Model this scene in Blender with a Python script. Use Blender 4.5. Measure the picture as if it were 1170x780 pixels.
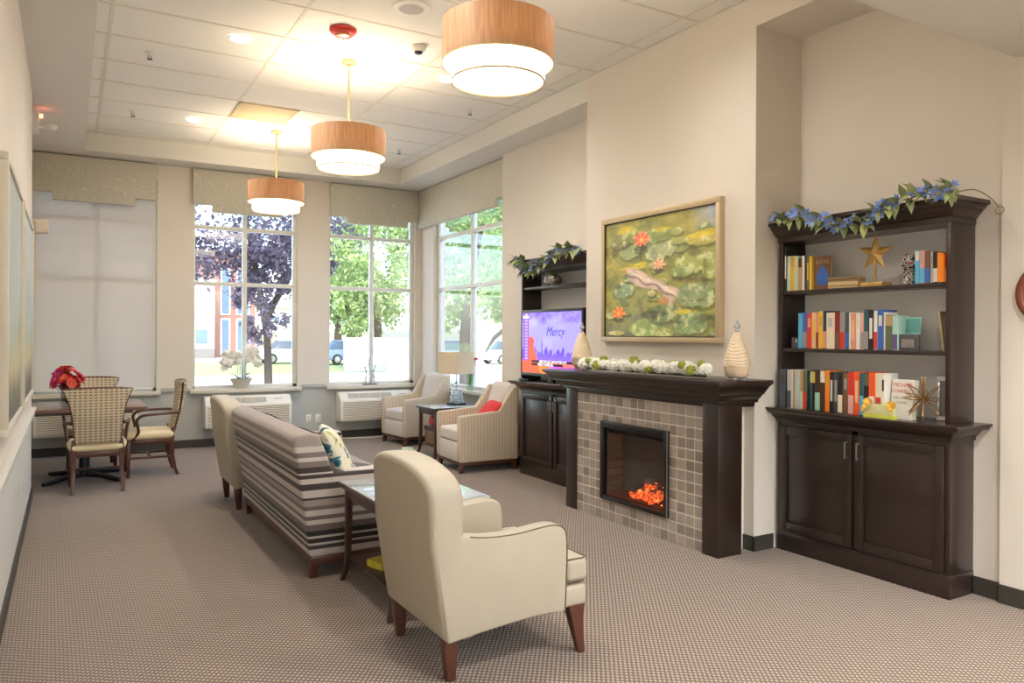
import bpy, bmesh, math, random
import numpy as np
from mathutils import Vector, Matrix
random.seed(7); rng = np.random.default_rng(7)
for o in list(bpy.data.objects): bpy.data.objects.remove(o)
S = bpy.context.scene
COL = S.collection
PI = math.pi
# ------------------------------------------------------------------ camera
YAW, PIT, ROL, FPX, CX, CY = 0.529345, -0.003144, 0.004879, 871.3457, 588.4935, 384.5316
fw = Vector((math.sin(YAW)*math.cos(PIT), math.cos(YAW)*math.cos(PIT), math.sin(PIT)))
rt = Vector((math.cos(YAW), -math.sin(YAW), 0)); up = rt.cross(fw)
r0 = rt*math.cos(ROL) + up*math.sin(ROL); u0 = -rt*math.sin(ROL) + up*math.cos(ROL)
cam = bpy.data.cameras.new('camera'); camo = bpy.data.objects.new('camera', cam); COL.objects.link(camo)
camo.matrix_world = Matrix(((r0.x, u0.x, -fw.x, 0), (r0.y, u0.y, -fw.y, 0), (r0.z, u0.z, -fw.z, 1.5), (0, 0, 0, 1)))
cam.sensor_width = 36; cam.lens = 36*FPX/1170
cam.shift_x = (585-CX)/1170; cam.shift_y = (CY-390)/1170
cam.clip_start = .05; cam.clip_end = 400
S.camera = camo
# ------------------------------------------------------------------ sky, sun, exposure
S.view_settings.view_transform = 'Standard'; S.view_settings.look = 'None'
S.view_settings.exposure = 1.22; S.view_settings.gamma = 1.0; S.view_settings.use_curve_mapping = False
W = bpy.data.worlds.new('world'); S.world = W; W.use_nodes = True
wn = W.node_tree; bg = wn.nodes['Background']
sky = wn.nodes.new('ShaderNodeTexSky'); sky.sky_type = 'NISHITA'; sky.sun_disc = False
sky.sun_elevation = math.radians(52); sky.sun_rotation = math.radians(200); sky.air_density = 1.0; sky.dust_density = 2.5; sky.ozone_density = 1.0
wn.links.new(sky.outputs[0], bg.inputs[0]); bg.inputs[1].default_value = 0.42
sl = bpy.data.lights.new('sun', 'SUN'); sl.energy = 2.2; sl.angle = math.radians(1.5); sl.color = (1, .95, .86)
so = bpy.data.objects.new('sun', sl); COL.objects.link(so); so.rotation_euler = (math.radians(38), 0, math.radians(-20)); so.location = (0, 0, 30)

# ------------------------------------------------------------------ helpers
def c(r, g, b):
    f = lambda v: ((v/255+.055)/1.055)**2.4 if v > 10.3 else v/255/12.92
    return (f(r), f(g), f(b))
MATS = {}
def nt(name):
    m = bpy.data.materials.new(name); m.use_nodes = True; t = m.node_tree
    return m, t, t.nodes['Principled BSDF'], lambda k: t.nodes.new(k), t.links.new
def mat(name, col, rough=.6, metal=0., var=.12, scale=30., bump=0., bscale=200., coat=0., emit=None, es=0., stretch=None, spec=.5, trans=0.):
    """principled with a noise-driven tint and optional fine bump"""
    if name in MATS: return MATS[name]
    m, t, p, N, L = nt(name)
    p.inputs['Roughness'].default_value = rough; p.inputs['Metallic'].default_value = metal
    p.inputs['Specular IOR Level'].default_value = spec; p.inputs['Coat Weight'].default_value = coat
    p.inputs['Transmission Weight'].default_value = trans
    tc = N('ShaderNodeTexCoord'); src = tc.outputs['Object']
    if stretch:
        mp = N('ShaderNodeMapping'); mp.inputs['Scale'].default_value = stretch; L(src, mp.inputs['Vector']); src = mp.outputs[0]
    no = N('ShaderNodeTexNoise'); no.inputs['Scale'].default_value = scale; no.inputs['Detail'].default_value = 3; L(src, no.inputs['Vector'])
    mx = N('ShaderNodeMix'); mx.data_type = 'RGBA'
    mx.inputs['A'].default_value = (*[v*(1-var) for v in col], 1); mx.inputs['B'].default_value = (*[min(1, v*(1+var)) for v in col], 1)
    L(no.outputs['Fac'], mx.inputs['Factor']); L(mx.outputs['Result'], p.inputs['Base Color'])
    if bump:
        n2 = N('ShaderNodeTexNoise'); n2.inputs['Scale'].default_value = bscale; L(src, n2.inputs['Vector'])
        b = N('ShaderNodeBump'); b.inputs['Strength'].default_value = bump; b.inputs['Distance'].default_value = .01
        L(n2.outputs['Fac'], b.inputs['Height']); L(b.outputs[0], p.inputs['Normal'])
    if emit: p.inputs['Emission Color'].default_value = (*emit, 1); p.inputs['Emission Strength'].default_value = es
    MATS[name] = m; return m
def ramp(t, L, fac, stops, interp='CONSTANT'):
    r = t.nodes.new('ShaderNodeValToRGB'); cr = r.color_ramp; cr.interpolation = interp
    while len(cr.elements) < len(stops): cr.elements.new(.5)
    for e, (p, col) in zip(cr.elements, stops): e.position = p; e.color = (*col, 1)
    L(fac, r.inputs[0]); return r.outputs[0]
def thin_glass(name, tint=(1, 1, 1), refl=1.0):
    m, t, p, N, L = nt(name); t.nodes.remove(p)
    tr = N('ShaderNodeBsdfTransparent'); tr.inputs[0].default_value = (*tint, 1)
    gl = N('ShaderNodeBsdfGlossy'); gl.inputs['Roughness'].default_value = .02
    fr = N('ShaderNodeFresnel'); fr.inputs['IOR'].default_value = 1.35
    ml = N('ShaderNodeMath'); ml.operation = 'MULTIPLY'; ml.inputs[1].default_value = refl; L(fr.outputs[0], ml.inputs[0])
    ge = N('ShaderNodeNewGeometry'); sb = N('ShaderNodeMath'); sb.operation = 'SUBTRACT'; sb.inputs[0].default_value = 1; L(ge.outputs['Backfacing'], sb.inputs[1])
    mb_ = N('ShaderNodeMath'); mb_.operation = 'MULTIPLY'; L(ml.outputs[0], mb_.inputs[0]); L(sb.outputs[0], mb_.inputs[1]); ml = mb_
    mx = N('ShaderNodeMixShader'); L(ml.outputs[0], mx.inputs[0]); L(tr.outputs[0], mx.inputs[1]); L(gl.outputs[0], mx.inputs[2])
    L(mx.outputs[0], t.nodes['Material Output'].inputs[0]); return m

OFF = {}
def tag(o, label=None, cat=None, group=None, kind=None):
    if label: o['label'] = label
    if cat: o['category'] = cat
    if group: o['group'] = group
    if kind: o['kind'] = kind
    return o
def thing(name, label, cat, loc=(0, 0, 0), rz=0, group=None, world=False):
    o = bpy.data.objects.new(name, None); COL.objects.link(o); o.location = loc; o.rotation_euler = (0, 0, rz); o.empty_display_size = .1
    OFF[o] = Vector(loc) if world else Vector((0, 0, 0))
    return tag(o, label, cat, group)
def copy_tree(o, parent=None):
    n = o.copy(); COL.objects.link(n); n.parent = parent; OFF[n] = OFF.get(o, Vector())
    for ch in list(o.children): copy_tree(ch, n)
    return n
class MB:
    def __init__(s): s.v = []; s.f = []; s.m = []; s.mi = 0
    def add(s, vs, fs):
        b = len(s.v); s.v += [tuple(v) for v in vs]; s.f += [tuple(b+i for i in f) for f in fs]; s.m += [s.mi]*len(fs); return s
    def box(s, x0, x1, y0, y1, z0, z1):
        if x0 > x1: x0, x1 = x1, x0
        if y0 > y1: y0, y1 = y1, y0
        return s.add([(x0,y0,z0),(x1,y0,z0),(x1,y1,z0),(x0,y1,z0),(x0,y0,z1),(x1,y0,z1),(x1,y1,z1),(x0,y1,z1)],
              [(0,3,2,1),(4,5,6,7),(0,1,5,4),(1,2,6,5),(2,3,7,6),(3,0,4,7)])
    def prism(s, poly, ax, a, b):
        """extrude a 2D polygon along axis ax ('x': poly=(y,z), 'y': (x,z), 'z': (x,y))"""
        P = {'x': lambda p, t: (t, p[0], p[1]), 'y': lambda p, t: (p[0], t, p[1]), 'z': lambda p, t: (p[0], p[1], t)}[ax]
        n = len(poly)
        return s.add([P(p, a) for p in poly]+[P(p, b) for p in poly],
              [tuple(range(n-1, -1, -1)), tuple(range(n, 2*n))]+[(i, (i+1) % n, n+(i+1) % n, n+i) for i in range(n)])
    def lathe(s, prof, n=24, ctr=(0, 0, 0), cap=True):
        vs = []; fs = []
        for r, z in prof:
            for k in range(n): a = 2*PI*k/n; vs.append((ctr[0]+r*math.cos(a), ctr[1]+r*math.sin(a), ctr[2]+z))
        for i in range(len(prof)-1):
            for k in range(n): fs.append((i*n+k, i*n+(k+1) % n, (i+1)*n+(k+1) % n, (i+1)*n+k))
        if cap: fs += [tuple(range(n-1, -1, -1)), tuple((len(prof)-1)*n+k for k in range(n))]
        return s.add(vs, fs)
    def tube(s, path, r, n=8, cap=True):
        path = [Vector(p) for p in path]; R = r if isinstance(r, (list, tuple)) else [r]*len(path)
        vs = []; fs = []; ref = None
        for i, p in enumerate(path):
            d = (path[min(i+1, len(path)-1)]-path[max(i-1, 0)]).normalized()
            if ref is None: ref = d.orthogonal().normalized()
            ref = (ref-d*ref.dot(d)).normalized(); b = d.cross(ref)
            for k in range(n): a = 2*PI*k/n; vs.append(p+(ref*math.cos(a)+b*math.sin(a))*R[i])
        for i in range(len(path)-1):
            for k in range(n): fs.append((i*n+k, i*n+(k+1) % n, (i+1)*n+(k+1) % n, (i+1)*n+k))
        if cap: fs += [tuple(range(n-1, -1, -1)), tuple((len(path)-1)*n+k for k in range(n))]
        return s.add(vs, fs)
    def taper(s, rings):
        """square-section post through (x,y,z,hx,hy) rings"""
        vs = []; fs = []
        for x, y, z, hx, hy in rings: vs += [(x-hx,y-hy,z),(x+hx,y-hy,z),(x+hx,y+hy,z),(x-hx,y+hy,z)]
        n = len(rings)
        for i in range(n-1):
            for k in range(4): fs.append((i*4+k, i*4+(k+1) % 4, (i+1)*4+(k+1) % 4, (i+1)*4+k))
        fs += [(3, 2, 1, 0), tuple((n-1)*4+k for k in range(4))]
        if rings[0][2] > rings[-1][2]: fs = [tuple(reversed(f)) for f in fs]
        return s.add(vs, fs)
    def rbox(s, x0, x1, y0, y1, z0, z1, r=.03, puff=0., fn=None, m=6):
        """soft rounded box, optional crowned top; fn maps the finished points"""
        h = [(x1-x0)/2, (y1-y0)/2, (z1-z0)/2]; ce = [(x0+x1)/2, (y0+y1)/2, (z0+z1)/2]; r = min(r, *[q*.98 for q in h])
        def ax(q): return [-q+r*t for t in (0, .35, .75)]+[-(q-r)+2*(q-r)*k/m for k in range(m+1)]+[q-r+r*t for t in (.25, .65, 1)]
        A = [ax(q) for q in h]; idx = {}; vs = []; fs = []
        def vert(p):
            k = tuple(round(t, 6) for t in p)
            if k not in idx:
                inn = [max(-(h[i]-r), min(h[i]-r, p[i])) for i in range(3)]; d = [p[i]-inn[i] for i in range(3)]
                l = math.sqrt(sum(t*t for t in d)) or 1; q = [inn[i]+r*d[i]/l for i in range(3)]
                if puff and p[2] > 0: q[2] += puff*max(0, 1-(p[0]/h[0])**2)*max(0, 1-(p[1]/h[1])**2)*(p[2]/h[2])
                w = (q[0]+ce[0], q[1]+ce[1], q[2]+ce[2])
                idx[k] = len(vs); vs.append(fn(*w) if fn else w)
            return idx[k]
        for a in range(3):
            b, d = (a+1) % 3, (a+2) % 3
            for sg in (-1, 1):
                for i in range(len(A[b])-1):
                    for j in range(len(A[d])-1):
                        q = []
                        for (ii, jj) in ((i, j), (i+1, j), (i+1, j+1), (i, j+1)):
                            p = [0, 0, 0]; p[a] = sg*h[a]; p[b] = A[b][ii]; p[d] = A[d][jj]; q.append(vert(p))
                        if sg < 0: q.reverse()
                        fs.append(tuple(q))
        return s.add(vs, fs)
    def map(s, fn): s.v = [tuple(fn(*v)) for v in s.v]; return s
    def build(s, name, mats, parent=None, bevel=0., seg=2, smooth=40, label=None):
        off = OFF.get(parent, Vector()) if parent else Vector()
        me = bpy.data.meshes.new(name)
        me.from_pydata([(v[0]-off.x, v[1]-off.y, v[2]-off.z) for v in s.v], [], s.f)
        ml = mats if isinstance(mats, (list, tuple)) else [mats]
        for m in ml: me.materials.append(m)
        me.polygons.foreach_set('material_index', s.m)
        if bevel:
            bm = bmesh.new(); bm.from_mesh(me)
            es = [e for e in bm.edges if len(e.link_faces) == 2 and e.calc_face_angle(0) > .6]
            bmesh.ops.bevel(bm, geom=es, offset=bevel, segments=seg, profile=.5, affect='EDGES', clamp_overlap=True)
            bm.to_mesh(me); bm.free()
        me.update()
        if smooth: me.shade_smooth(); me.set_sharp_from_angle(angle=math.radians(smooth))
        o = bpy.data.objects.new(name, me); COL.objects.link(o)
        if parent: o.parent = parent; OFF[o] = off
        if label: o['label'] = label
        return o
def struct(name, mb, mats, parent=None, **k):
    o = mb.build(name, mats, parent, **k); o['kind'] = 'structure'; return o
def inst(src, name, parent, loc=(0, 0, 0), rot=None, sc=1., m=None):
    """another object sharing src mesh data, under parent (loc given in the parent's local frame)"""
    o = bpy.data.objects.new(name, src); COL.objects.link(o); o.parent = parent
    M = (Matrix.Translation(loc) @ (rot if rot is not None else Matrix.Identity(4)))
    o.matrix_local = M @ Matrix.Diagonal((*((sc, sc, sc) if not isinstance(sc, tuple) else sc), 1))
    return o
def mesh_of(mb, name, mats, **k):
    o = mb.build(name, mats, **k); me = o.data; bpy.data.objects.remove(o); return me
def paint(name, w, h, nx, ny, fn, mt, parent=None):
    """flat print: a grid of faces (local x right, z up, facing -y) carrying a colour attribute"""
    u, v = np.meshgrid(np.linspace(0, 1, nx), np.linspace(0, 1, ny)); rgb = fn(u, v)
    vs = np.stack([(u-.5)*w, 0*u, v*h], -1).reshape(-1, 3)
    fs = [(j*nx+i, j*nx+i+1, (j+1)*nx+i+1, (j+1)*nx+i) for j in range(ny-1) for i in range(nx-1)]
    me = bpy.data.meshes.new(name); me.from_pydata(vs.tolist(), [], fs); me.materials.append(mt)
    at = me.color_attributes.new('Col', 'FLOAT_COLOR', 'POINT')
    at.data.foreach_set('color', np.concatenate([rgb.reshape(-1, 3), np.ones((nx*ny, 1))], 1).astype(np.float32).ravel())
    o = bpy.data.objects.new(name, me); COL.objects.link(o)
    if parent: o.parent = parent
    return o
def attr_mat(name, rough=.5, emit=0., bump=0.):
    m, t, p, N, L = nt(name); a = N('ShaderNodeAttribute'); a.attribute_name = 'Col'
    L(a.outputs['Color'], p.inputs['Base Color']); p.inputs['Roughness'].default_value = rough
    if emit: L(a.outputs['Color'], p.inputs['Emission Color']); p.inputs['Emission Strength'].default_value = emit; p.inputs['Base Color'].default_value = (0, 0, 0, 1)
    if bump:
        n = N('ShaderNodeTexNoise'); n.inputs['Scale'].default_value = 60; b = N('ShaderNodeBump'); b.inputs['Strength'].default_value = bump
        L(n.outputs['Fac'], b.inputs['Height']); L(b.outputs[0], p.inputs['Normal'])
    return m
def text(name, body, size, mt, parent, loc, rot, extrude=.0004, shear=0.):
    cu = bpy.data.curves.new(name, 'FONT'); cu.body = body; cu.size = size; cu.extrude = extrude; cu.align_x = 'CENTER'; cu.align_y = 'CENTER'; cu.shear = shear
    t = bpy.data.objects.new(name, cu); COL.objects.link(t)
    me = bpy.data.meshes.new_from_object(t); bpy.data.objects.remove(t); me.name = name
    me.materials.clear(); me.materials.append(mt)
    o = bpy.data.objects.new(name, me); COL.objects.link(o); o.parent = parent
    o.matrix_local = Matrix.Translation(loc) @ rot; return o
RX90 = Matrix.Rotation(PI/2, 4, 'X')
def rz(a): return Matrix.Rotation(a, 4, 'Z')
def ry(a): return Matrix.Rotation(a, 4, 'Y')
def rx(a): return Matrix.Rotation(a, 4, 'X')

# ------------------------------------------------------------------ materials
PAINT = mat('wall_paint', (.73, .665, .585), .75, var=.03, scale=3, bump=.05, bscale=400)
PAINT_LOW = mat('wainscot_paint', c(180, 181, 175), .7, var=.03, scale=3, bump=.05, bscale=400)
PAINT_LEFT = mat('wainscot_paint_pale', c(212, 212, 208), .6, var=.03, scale=3)
CEILP = mat('soffit_paint', (.73, .71, .65), .8, var=.02, scale=3)
TILE = mat('ceiling_tile', (.83, .81, .76), .9, var=.03, scale=60, bump=.15, bscale=500)
GRID = mat('ceiling_grid', c(222, 216, 202), .6, var=.02)
BASEB = mat('baseboard_vinyl', c(62, 58, 52), .5, var=.1)
TRIM = mat('cream_trim', c(214, 206, 190), .45, var=.03)
FRAMEW = mat('window_frame_white', c(226, 224, 216), .4, var=.03)
WOOD = mat('espresso_wood', c(46, 33, 29), .33, var=.35, scale=9, stretch=(14, 14, 1.2), coat=.25, bump=.06, bscale=40)
WOODL = mat('walnut_leg', c(88, 50, 36), .35, var=.3, scale=10, stretch=(10, 10, 1.5), coat=.2)
WOODE = mat('dark_brown_wood', c(72, 50, 42), .35, var=.3, scale=10, stretch=(10, 10, 1.5), coat=.2)
STEEL = mat('brushed_steel', c(190, 188, 184), .3, 1., var=.08, scale=80)
CREAM = mat('cream_leather', (.46, .40, .305), .42, var=.05, scale=8, bump=.12, bscale=350)
PIPING = mat('brown_piping', c(96, 78, 62), .5, var=.1)
WHITEP = mat('white_plastic', c(232, 228, 218), .4, var=.02)
BLACKP = mat('black_plastic', c(24, 24, 25), .3, var=.1)
DARKM = mat('dark_metal', c(52, 54, 60), .4, .6, var=.1)
LEAFG = mat('leaf_green', c(146, 160, 114), .55, var=.35, scale=12)
LEAFO = mat('olive_leaf', c(178, 184, 120), .55, var=.35, scale=12)
LEAFD = mat('dark_leaf', c(62, 78, 48), .45, var=.3, scale=10)
BLUEF = mat('blue_petal', c(122, 150, 218), .6, var=.25, scale=20)
WHITEF = mat('white_petal', c(246, 244, 234), .6, var=.04, scale=20)
LIME = mat('lime_leaf', c(166, 172, 62), .6, var=.3, scale=20)
GOLD = mat('aged_gold', c(208, 168, 100), .35, .45, var=.25, scale=15)
GLASS = thin_glass('window_glass', (.96, .985, .98), 3.0)
CRYST = mat('crystal', c(236, 242, 245), .03, var=.01, trans=.75)
CONC = mat('concrete_path', c(205, 200, 190), .9, var=.1, scale=2)
VALF = None
def make_special():
    global CARPET, VALF, SOFA, TAN, TANP, DFAB, VENEER, SHADE, DIFF, STONE, ROLLER, WOVEN
    # carpet: woven nubs on a diagonal lattice
    m, t, p, N, L = nt('carpet_weave'); tc = N('ShaderNodeTexCoord')
    mp = N('ShaderNodeMapping'); mp.inputs['Rotation'].default_value = (0, 0, .62); L(tc.outputs['Object'], mp.inputs[0])
    w1 = N('ShaderNodeTexWave'); w1.bands_direction = 'X'; w1.inputs['Scale'].default_value = 15.5; w1.inputs['Distortion'].default_value = .6; w1.inputs['Detail'].default_value = 1
    w2 = N('ShaderNodeTexWave'); w2.bands_direction = 'Y'; w2.inputs['Scale'].default_value = 11.5; w2.inputs['Distortion'].default_value = .6; w2.inputs['Detail'].default_value = 1
    for w in (w1, w2): L(mp.outputs[0], w.inputs[0])
    mu = N('ShaderNodeMath'); mu.operation = 'MULTIPLY'; L(w1.outputs['Fac'], mu.inputs[0]); L(w2.outputs['Fac'], mu.inputs[1])
    no = N('ShaderNodeTexNoise'); no.inputs['Scale'].default_value = 120; L(tc.outputs['Object'], no.inputs[0])
    ad = N('ShaderNodeMath'); ad.operation = 'MULTIPLY_ADD'; ad.inputs[1].default_value = .35; L(no.outputs['Fac'], ad.inputs[0]); L(mu.outputs[0], ad.inputs[2])
    col = ramp(t, L, ad.outputs[0], [(0.1, c(80, 65, 55)), (.45, c(130, 111, 95)), (1, c(186, 165, 142))], 'LINEAR')
    L(col, p.inputs['Base Color']); p.inputs['Roughness'].default_value = .95; p.inputs['Specular IOR Level'].default_value = .25
    p.inputs['Sheen Weight'].default_value = .3
    b = N('ShaderNodeBump'); b.inputs['Strength'].default_value = .6; b.inputs['Distance'].default_value = .006; L(mu.outputs[0], b.inputs['Height']); L(b.outputs[0], p.inputs['Normal'])
    CARPET = m
    # valance fabric: pale contour scribble
    m, t, p, N, L = nt('valance_fabric'); tc = N('ShaderNodeTexCoord')
    no = N('ShaderNodeTexNoise'); no.inputs['Scale'].default_value = 4.; no.inputs['Detail'].default_value = 1; no.inputs['Distortion'].default_value = 1.2; L(tc.outputs['Object'], no.inputs[0])
    k = N('ShaderNodeMath'); k.operation = 'MULTIPLY'; k.inputs[1].default_value = 150; L(no.outputs['Fac'], k.inputs[0])
    sn = N('ShaderNodeMath'); sn.operation = 'SINE'; L(k.outputs[0], sn.inputs[0])
    col = ramp(t, L, sn.outputs[0], [(0, c(198, 193, 177)), (.6, c(203, 198, 182)), (.95, c(216, 211, 196))], 'LINEAR'); L(col, p.inputs['Base Color']); p.inputs['Roughness'].default_value = .85
    VALF = m
    # sofa stripes by height
    z = lambda y: (.85-(y-215)*.00156)/.9
    T1, T2, LT, DK, MD, BK = c(150, 137, 130), c(120, 107, 102), c(188, 178, 170), c(60, 50, 50), c(106, 94, 90), c(40, 34, 35)
    seq = [(205, T1), (240, LT), (262, T2), (284, LT), (300, T2), (322, DK), (343, LT), (350, DK), (366, LT), (388, DK), (412, LT), (442, DK), (449, T1), (474, MD), (490, LT), (512, MD), (530, LT), (546, MD), (572, BK), (591, LT), (601, BK), (619, LT), (629, DK), (644, LT)]
    stops = [(0, LT)]
    for i in range(len(seq)-1, -1, -1):
        if i > 0: stops.append((max(.001, z(seq[i][0])), seq[i-1][1]))
    m, t, p, N, L = nt('striped_upholstery'); tc = N('ShaderNodeTexCoord'); sp = N('ShaderNodeSeparateXYZ'); L(tc.outputs['Object'], sp.inputs[0])
    d = N('ShaderNodeMath'); d.operation = 'DIVIDE'; d.inputs[1].default_value = .9; L(sp.outputs['Z'], d.inputs[0])
    col = ramp(t, L, d.outputs[0], stops); L(col, p.inputs['Base Color']); p.inputs['Roughness'].default_value = .85; p.inputs['Sheen Weight'].default_value = .2
    SOFA = m
    # tan ribbed fabric
    m, t, p, N, L = nt('tan_rib_fabric'); tc = N('ShaderNodeTexCoord'); sp = N('ShaderNodeSeparateXYZ'); L(tc.outputs['Object'], sp.inputs[0])
    a = N('ShaderNodeMath'); L(sp.outputs['X'], a.inputs[0]); L(sp.outputs['Y'], a.inputs[1])
    k = N('ShaderNodeMath'); k.operation = 'MULTIPLY'; k.inputs[1].default_value = 170; L(a.outputs[0], k.inputs[0]); s = N('ShaderNodeMath'); s.operation = 'SINE'; L(k.outputs[0], s.inputs[0])
    s2 = N('ShaderNodeMath'); s2.operation = 'MULTIPLY_ADD'; s2.inputs[1].default_value = .5; s2.inputs[2].default_value = .5; L(s.outputs[0], s2.inputs[0])
    col = ramp(t, L, s2.outputs[0], [(0, c(190, 172, 148)), (1, c(206, 192, 170))], 'LINEAR'); L(col, p.inputs['Base Color']); p.inputs['Roughness'].default_value = .9
    TAN = m; TANP = mat('pale_seat_fabric', c(212, 204, 194), .9, var=.05, scale=40, bump=.1)
    # dining chair back fabric
    m, t, p, N, L = nt('dash_pattern_fabric'); tc = N('ShaderNodeTexCoord'); mp = N('ShaderNodeMapping'); mp.inputs['Rotation'].default_value = (PI/2, 0, 0); L(tc.outputs['Object'], mp.inputs[0])
    br = N('ShaderNodeTexBrick'); br.offset = 0; br.inputs['Scale'].default_value = 1; br.inputs['Brick Width'].default_value = .042; br.inputs['Row Height'].default_value = .026; br.inputs['Mortar Size'].default_value = .0075
    br.inputs['Color1'].default_value = (*c(150, 128, 104), 1); br.inputs['Color2'].default_value = (*c(122, 104, 86), 1); br.inputs['Mortar'].default_value = (*c(214, 198, 170), 1); L(mp.outputs[0], br.inputs[0])
    L(br.outputs[0], p.inputs['Base Color']); p.inputs['Roughness'].default_value = .85; DFAB = m
    # woven box
    m, t, p, N, L = nt('woven_straw'); tc = N('ShaderNodeTexCoord'); mp = N('ShaderNodeMapping'); mp.inputs['Rotation'].default_value = (PI/2, 0, PI/2); L(tc.outputs['Object'], mp.inputs[0])
    br = N('ShaderNodeTexBrick'); br.inputs['Scale'].default_value = 1; br.inputs['Brick Width'].default_value = .03; br.inputs['Row Height'].default_value = .012; br.inputs['Mortar Size'].default_value = .003
    br.inputs['Color1'].default_value = (*c(214, 190, 142), 1); br.inputs['Color2'].default_value = (*c(190, 164, 118), 1); br.inputs['Mortar'].default_value = (*c(128, 100, 66), 1); L(mp.outputs[0], br.inputs[0]); L(br.outputs[0], p.inputs['Base Color']); WOVEN = m
    # pendant veneer: wood that lets a little lamp light through
    m, t, p, N, L = nt('pendant_veneer'); tc = N('ShaderNodeTexCoord'); mp = N('ShaderNodeMapping'); mp.inputs['Scale'].default_value = (30, 30, 2); L(tc.outputs['Object'], mp.inputs[0])
    no = N('ShaderNodeTexNoise'); no.inputs['Scale'].default_value = 3; no.inputs['Detail'].default_value = 5; L(mp.outputs[0], no.inputs[0])
    col = ramp(t, L, no.outputs['Fac'], [(.3, c(172, 138, 106)), (.7, c(202, 170, 136))], 'LINEAR'); L(col, p.inputs['Base Color']); p.inputs['Roughness'].default_value = .45
    tr = N('ShaderNodeBsdfTranslucent'); L(col, tr.inputs[0]); mx = N('ShaderNodeMixShader'); mx.inputs[0].default_value = .24; L(p.outputs[0], mx.inputs[1]); L(tr.outputs[0], mx.inputs[2]); L(mx.outputs[0], t.nodes['Material Output'].inputs[0]); VENEER = m
    SHADE = mat('lit_inner_drum', c(255, 246, 226), .6, var=.01, emit=(1, .88, .68), es=2.7)
    DIFF = mat('lit_diffuser', c(255, 246, 226), .6, var=.01, emit=(1, .89, .70), es=1.0)
    # fireplace stone tile: tone differs per tile through object random
    m, t, p, N, L = nt('stone_tile'); oi = N('ShaderNodeObjectInfo'); tc = N('ShaderNodeTexCoord'); mp = N('ShaderNodeMapping'); mp.inputs['Scale'].default_value = (40, 90, 12)
    av = N('ShaderNodeVectorMath'); L(tc.outputs['Object'], av.inputs[0]); L(oi.outputs['Random'], av.inputs[1]); L(av.outputs[0], mp.inputs[0])
    no = N('ShaderNodeTexNoise'); no.inputs['Scale'].default_value = 1; no.inputs['Detail'].default_value = 5; L(mp.outputs[0], no.inputs[0])
    a = N('ShaderNodeMath'); a.operation = 'MULTIPLY_ADD'; a.inputs[1].default_value = .7; L(oi.outputs['Random'], a.inputs[0]); b = N('ShaderNodeMath'); b.operation = 'MULTIPLY'; b.inputs[1].default_value = .5; L(no.outputs['Fac'], b.inputs[0]); L(b.outputs[0], a.inputs[2])
    col = ramp(t, L, a.outputs[0], [(.1, c(122, 110, 100)), (.5, c(154, 141, 130)), (1, c(178, 165, 152))], 'LINEAR'); L(col, p.inputs['Base Color']); p.inputs['Roughness'].default_value = .5; STONE = m
    # roller shade: open-weave scrim
    m, t, p, N, L = nt('roller_scrim'); p.inputs['Base Color'].default_value = (.80, .775, .74, 1); p.inputs['Roughness'].default_value = .8
    tr = N('ShaderNodeBsdfTranslucent'); tr.inputs[0].default_value = (*c(205, 196, 184), 1); tp = N('ShaderNodeBsdfTransparent')
    m1 = N('ShaderNodeMixShader'); m1.inputs[0].default_value = .26; L(p.outputs[0], m1.inputs[1]); L(tr.outputs[0], m1.inputs[2])
    m2 = N('ShaderNodeMixShader'); m2.inputs[0].default_value = .10; L(m1.outputs[0], m2.inputs[1]); L(tp.outputs[0], m2.inputs[2]); L(m2.outputs[0], t.nodes['Material Output'].inputs[0]); ROLLER = m
make_special()
#==SHELL==
# ------------------------------------------------------------------ room shell
XL, XREC, YF, XW, XT, XF, XN, XH, ZS, ZC, ZH = -.29, -.52, 10.73, 4.62, 4.47, 4.11, 4.57, 4.54, 3.645, 3.86, 3.05
YN0, YN1, YB1, YT1, YLE, YH = 2.33, 3.73, 5.73, 7.95, 8.13, 2.26
m = MB().box(-.9, 5.0, -3.2, 11.0, -.15, 0); struct('floor', m, CARPET, smooth=0)
def band(mb, fn, a0, a1, z0, z1):
    mb.mi = 1 if z1 <= .761 else 0; fn(mb, a0, a1, z0, z1)
def wall_open(mb, fn, a0, a1, ztop, ops, zlow=.76):
    """wall strip a0..a1 with window openings (a,b,z0,z1); lower band gets material 1"""
    x = a0
    for (p, q, z0, z1) in ops:
        if p > x: band(mb, fn, x, p, 0, zlow); band(mb, fn, x, p, zlow, ztop)
        band(mb, fn, p, q, 0, z0-.0); band(mb, fn, p, q, z1, ztop); x = q
    if a1 > x: band(mb, fn, x, a1, 0, zlow); band(mb, fn, x, a1, zlow, ztop)
WIN = {1: (-.40, .98, .29), 2: (1.39, 2.77, 2.06), 3: (3.19, 4.53, 3.86)}
ZW0, ZW1 = .75, 3.45
far = MB(); wall_open(far, lambda b, p, q, z0, z1: b.box(p, q, YF, YF+.2, z0, z1), -.7, 4.82, 4.1, [(WIN[k][0], WIN[k][1], ZW0, ZW1) for k in (1, 2, 3)])
wall_far = struct('wall_far', far, [PAINT, PAINT_LOW], smooth=0)
rg = MB(); wall_open(rg, lambda b, p, q, z0, z1: b.box(XW, XW+.2, p, q, z0, z1), YT1, YF, 4.1, [(YT1, 10.30, ZW0, ZW1)])
rg.mi = 0; rg.box(XT, XW+.2, YB1-.1, YT1, 0, 4.1)
struct('wall_right', rg, [PAINT, PAINT_LOW], smooth=0)
ch = MB().box(XF, XW+.2, YN1, YB1, 0, 4.1).box(XF, XW+.2, YH, YN1, ZS, 4.1)
struct('wall_chimney', ch, PAINT, smooth=0)
nc = MB().box(XN, XW+.2, YN0, YN1, 0, ZS); struct('wall_niche', nc, PAINT, smooth=0)
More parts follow.
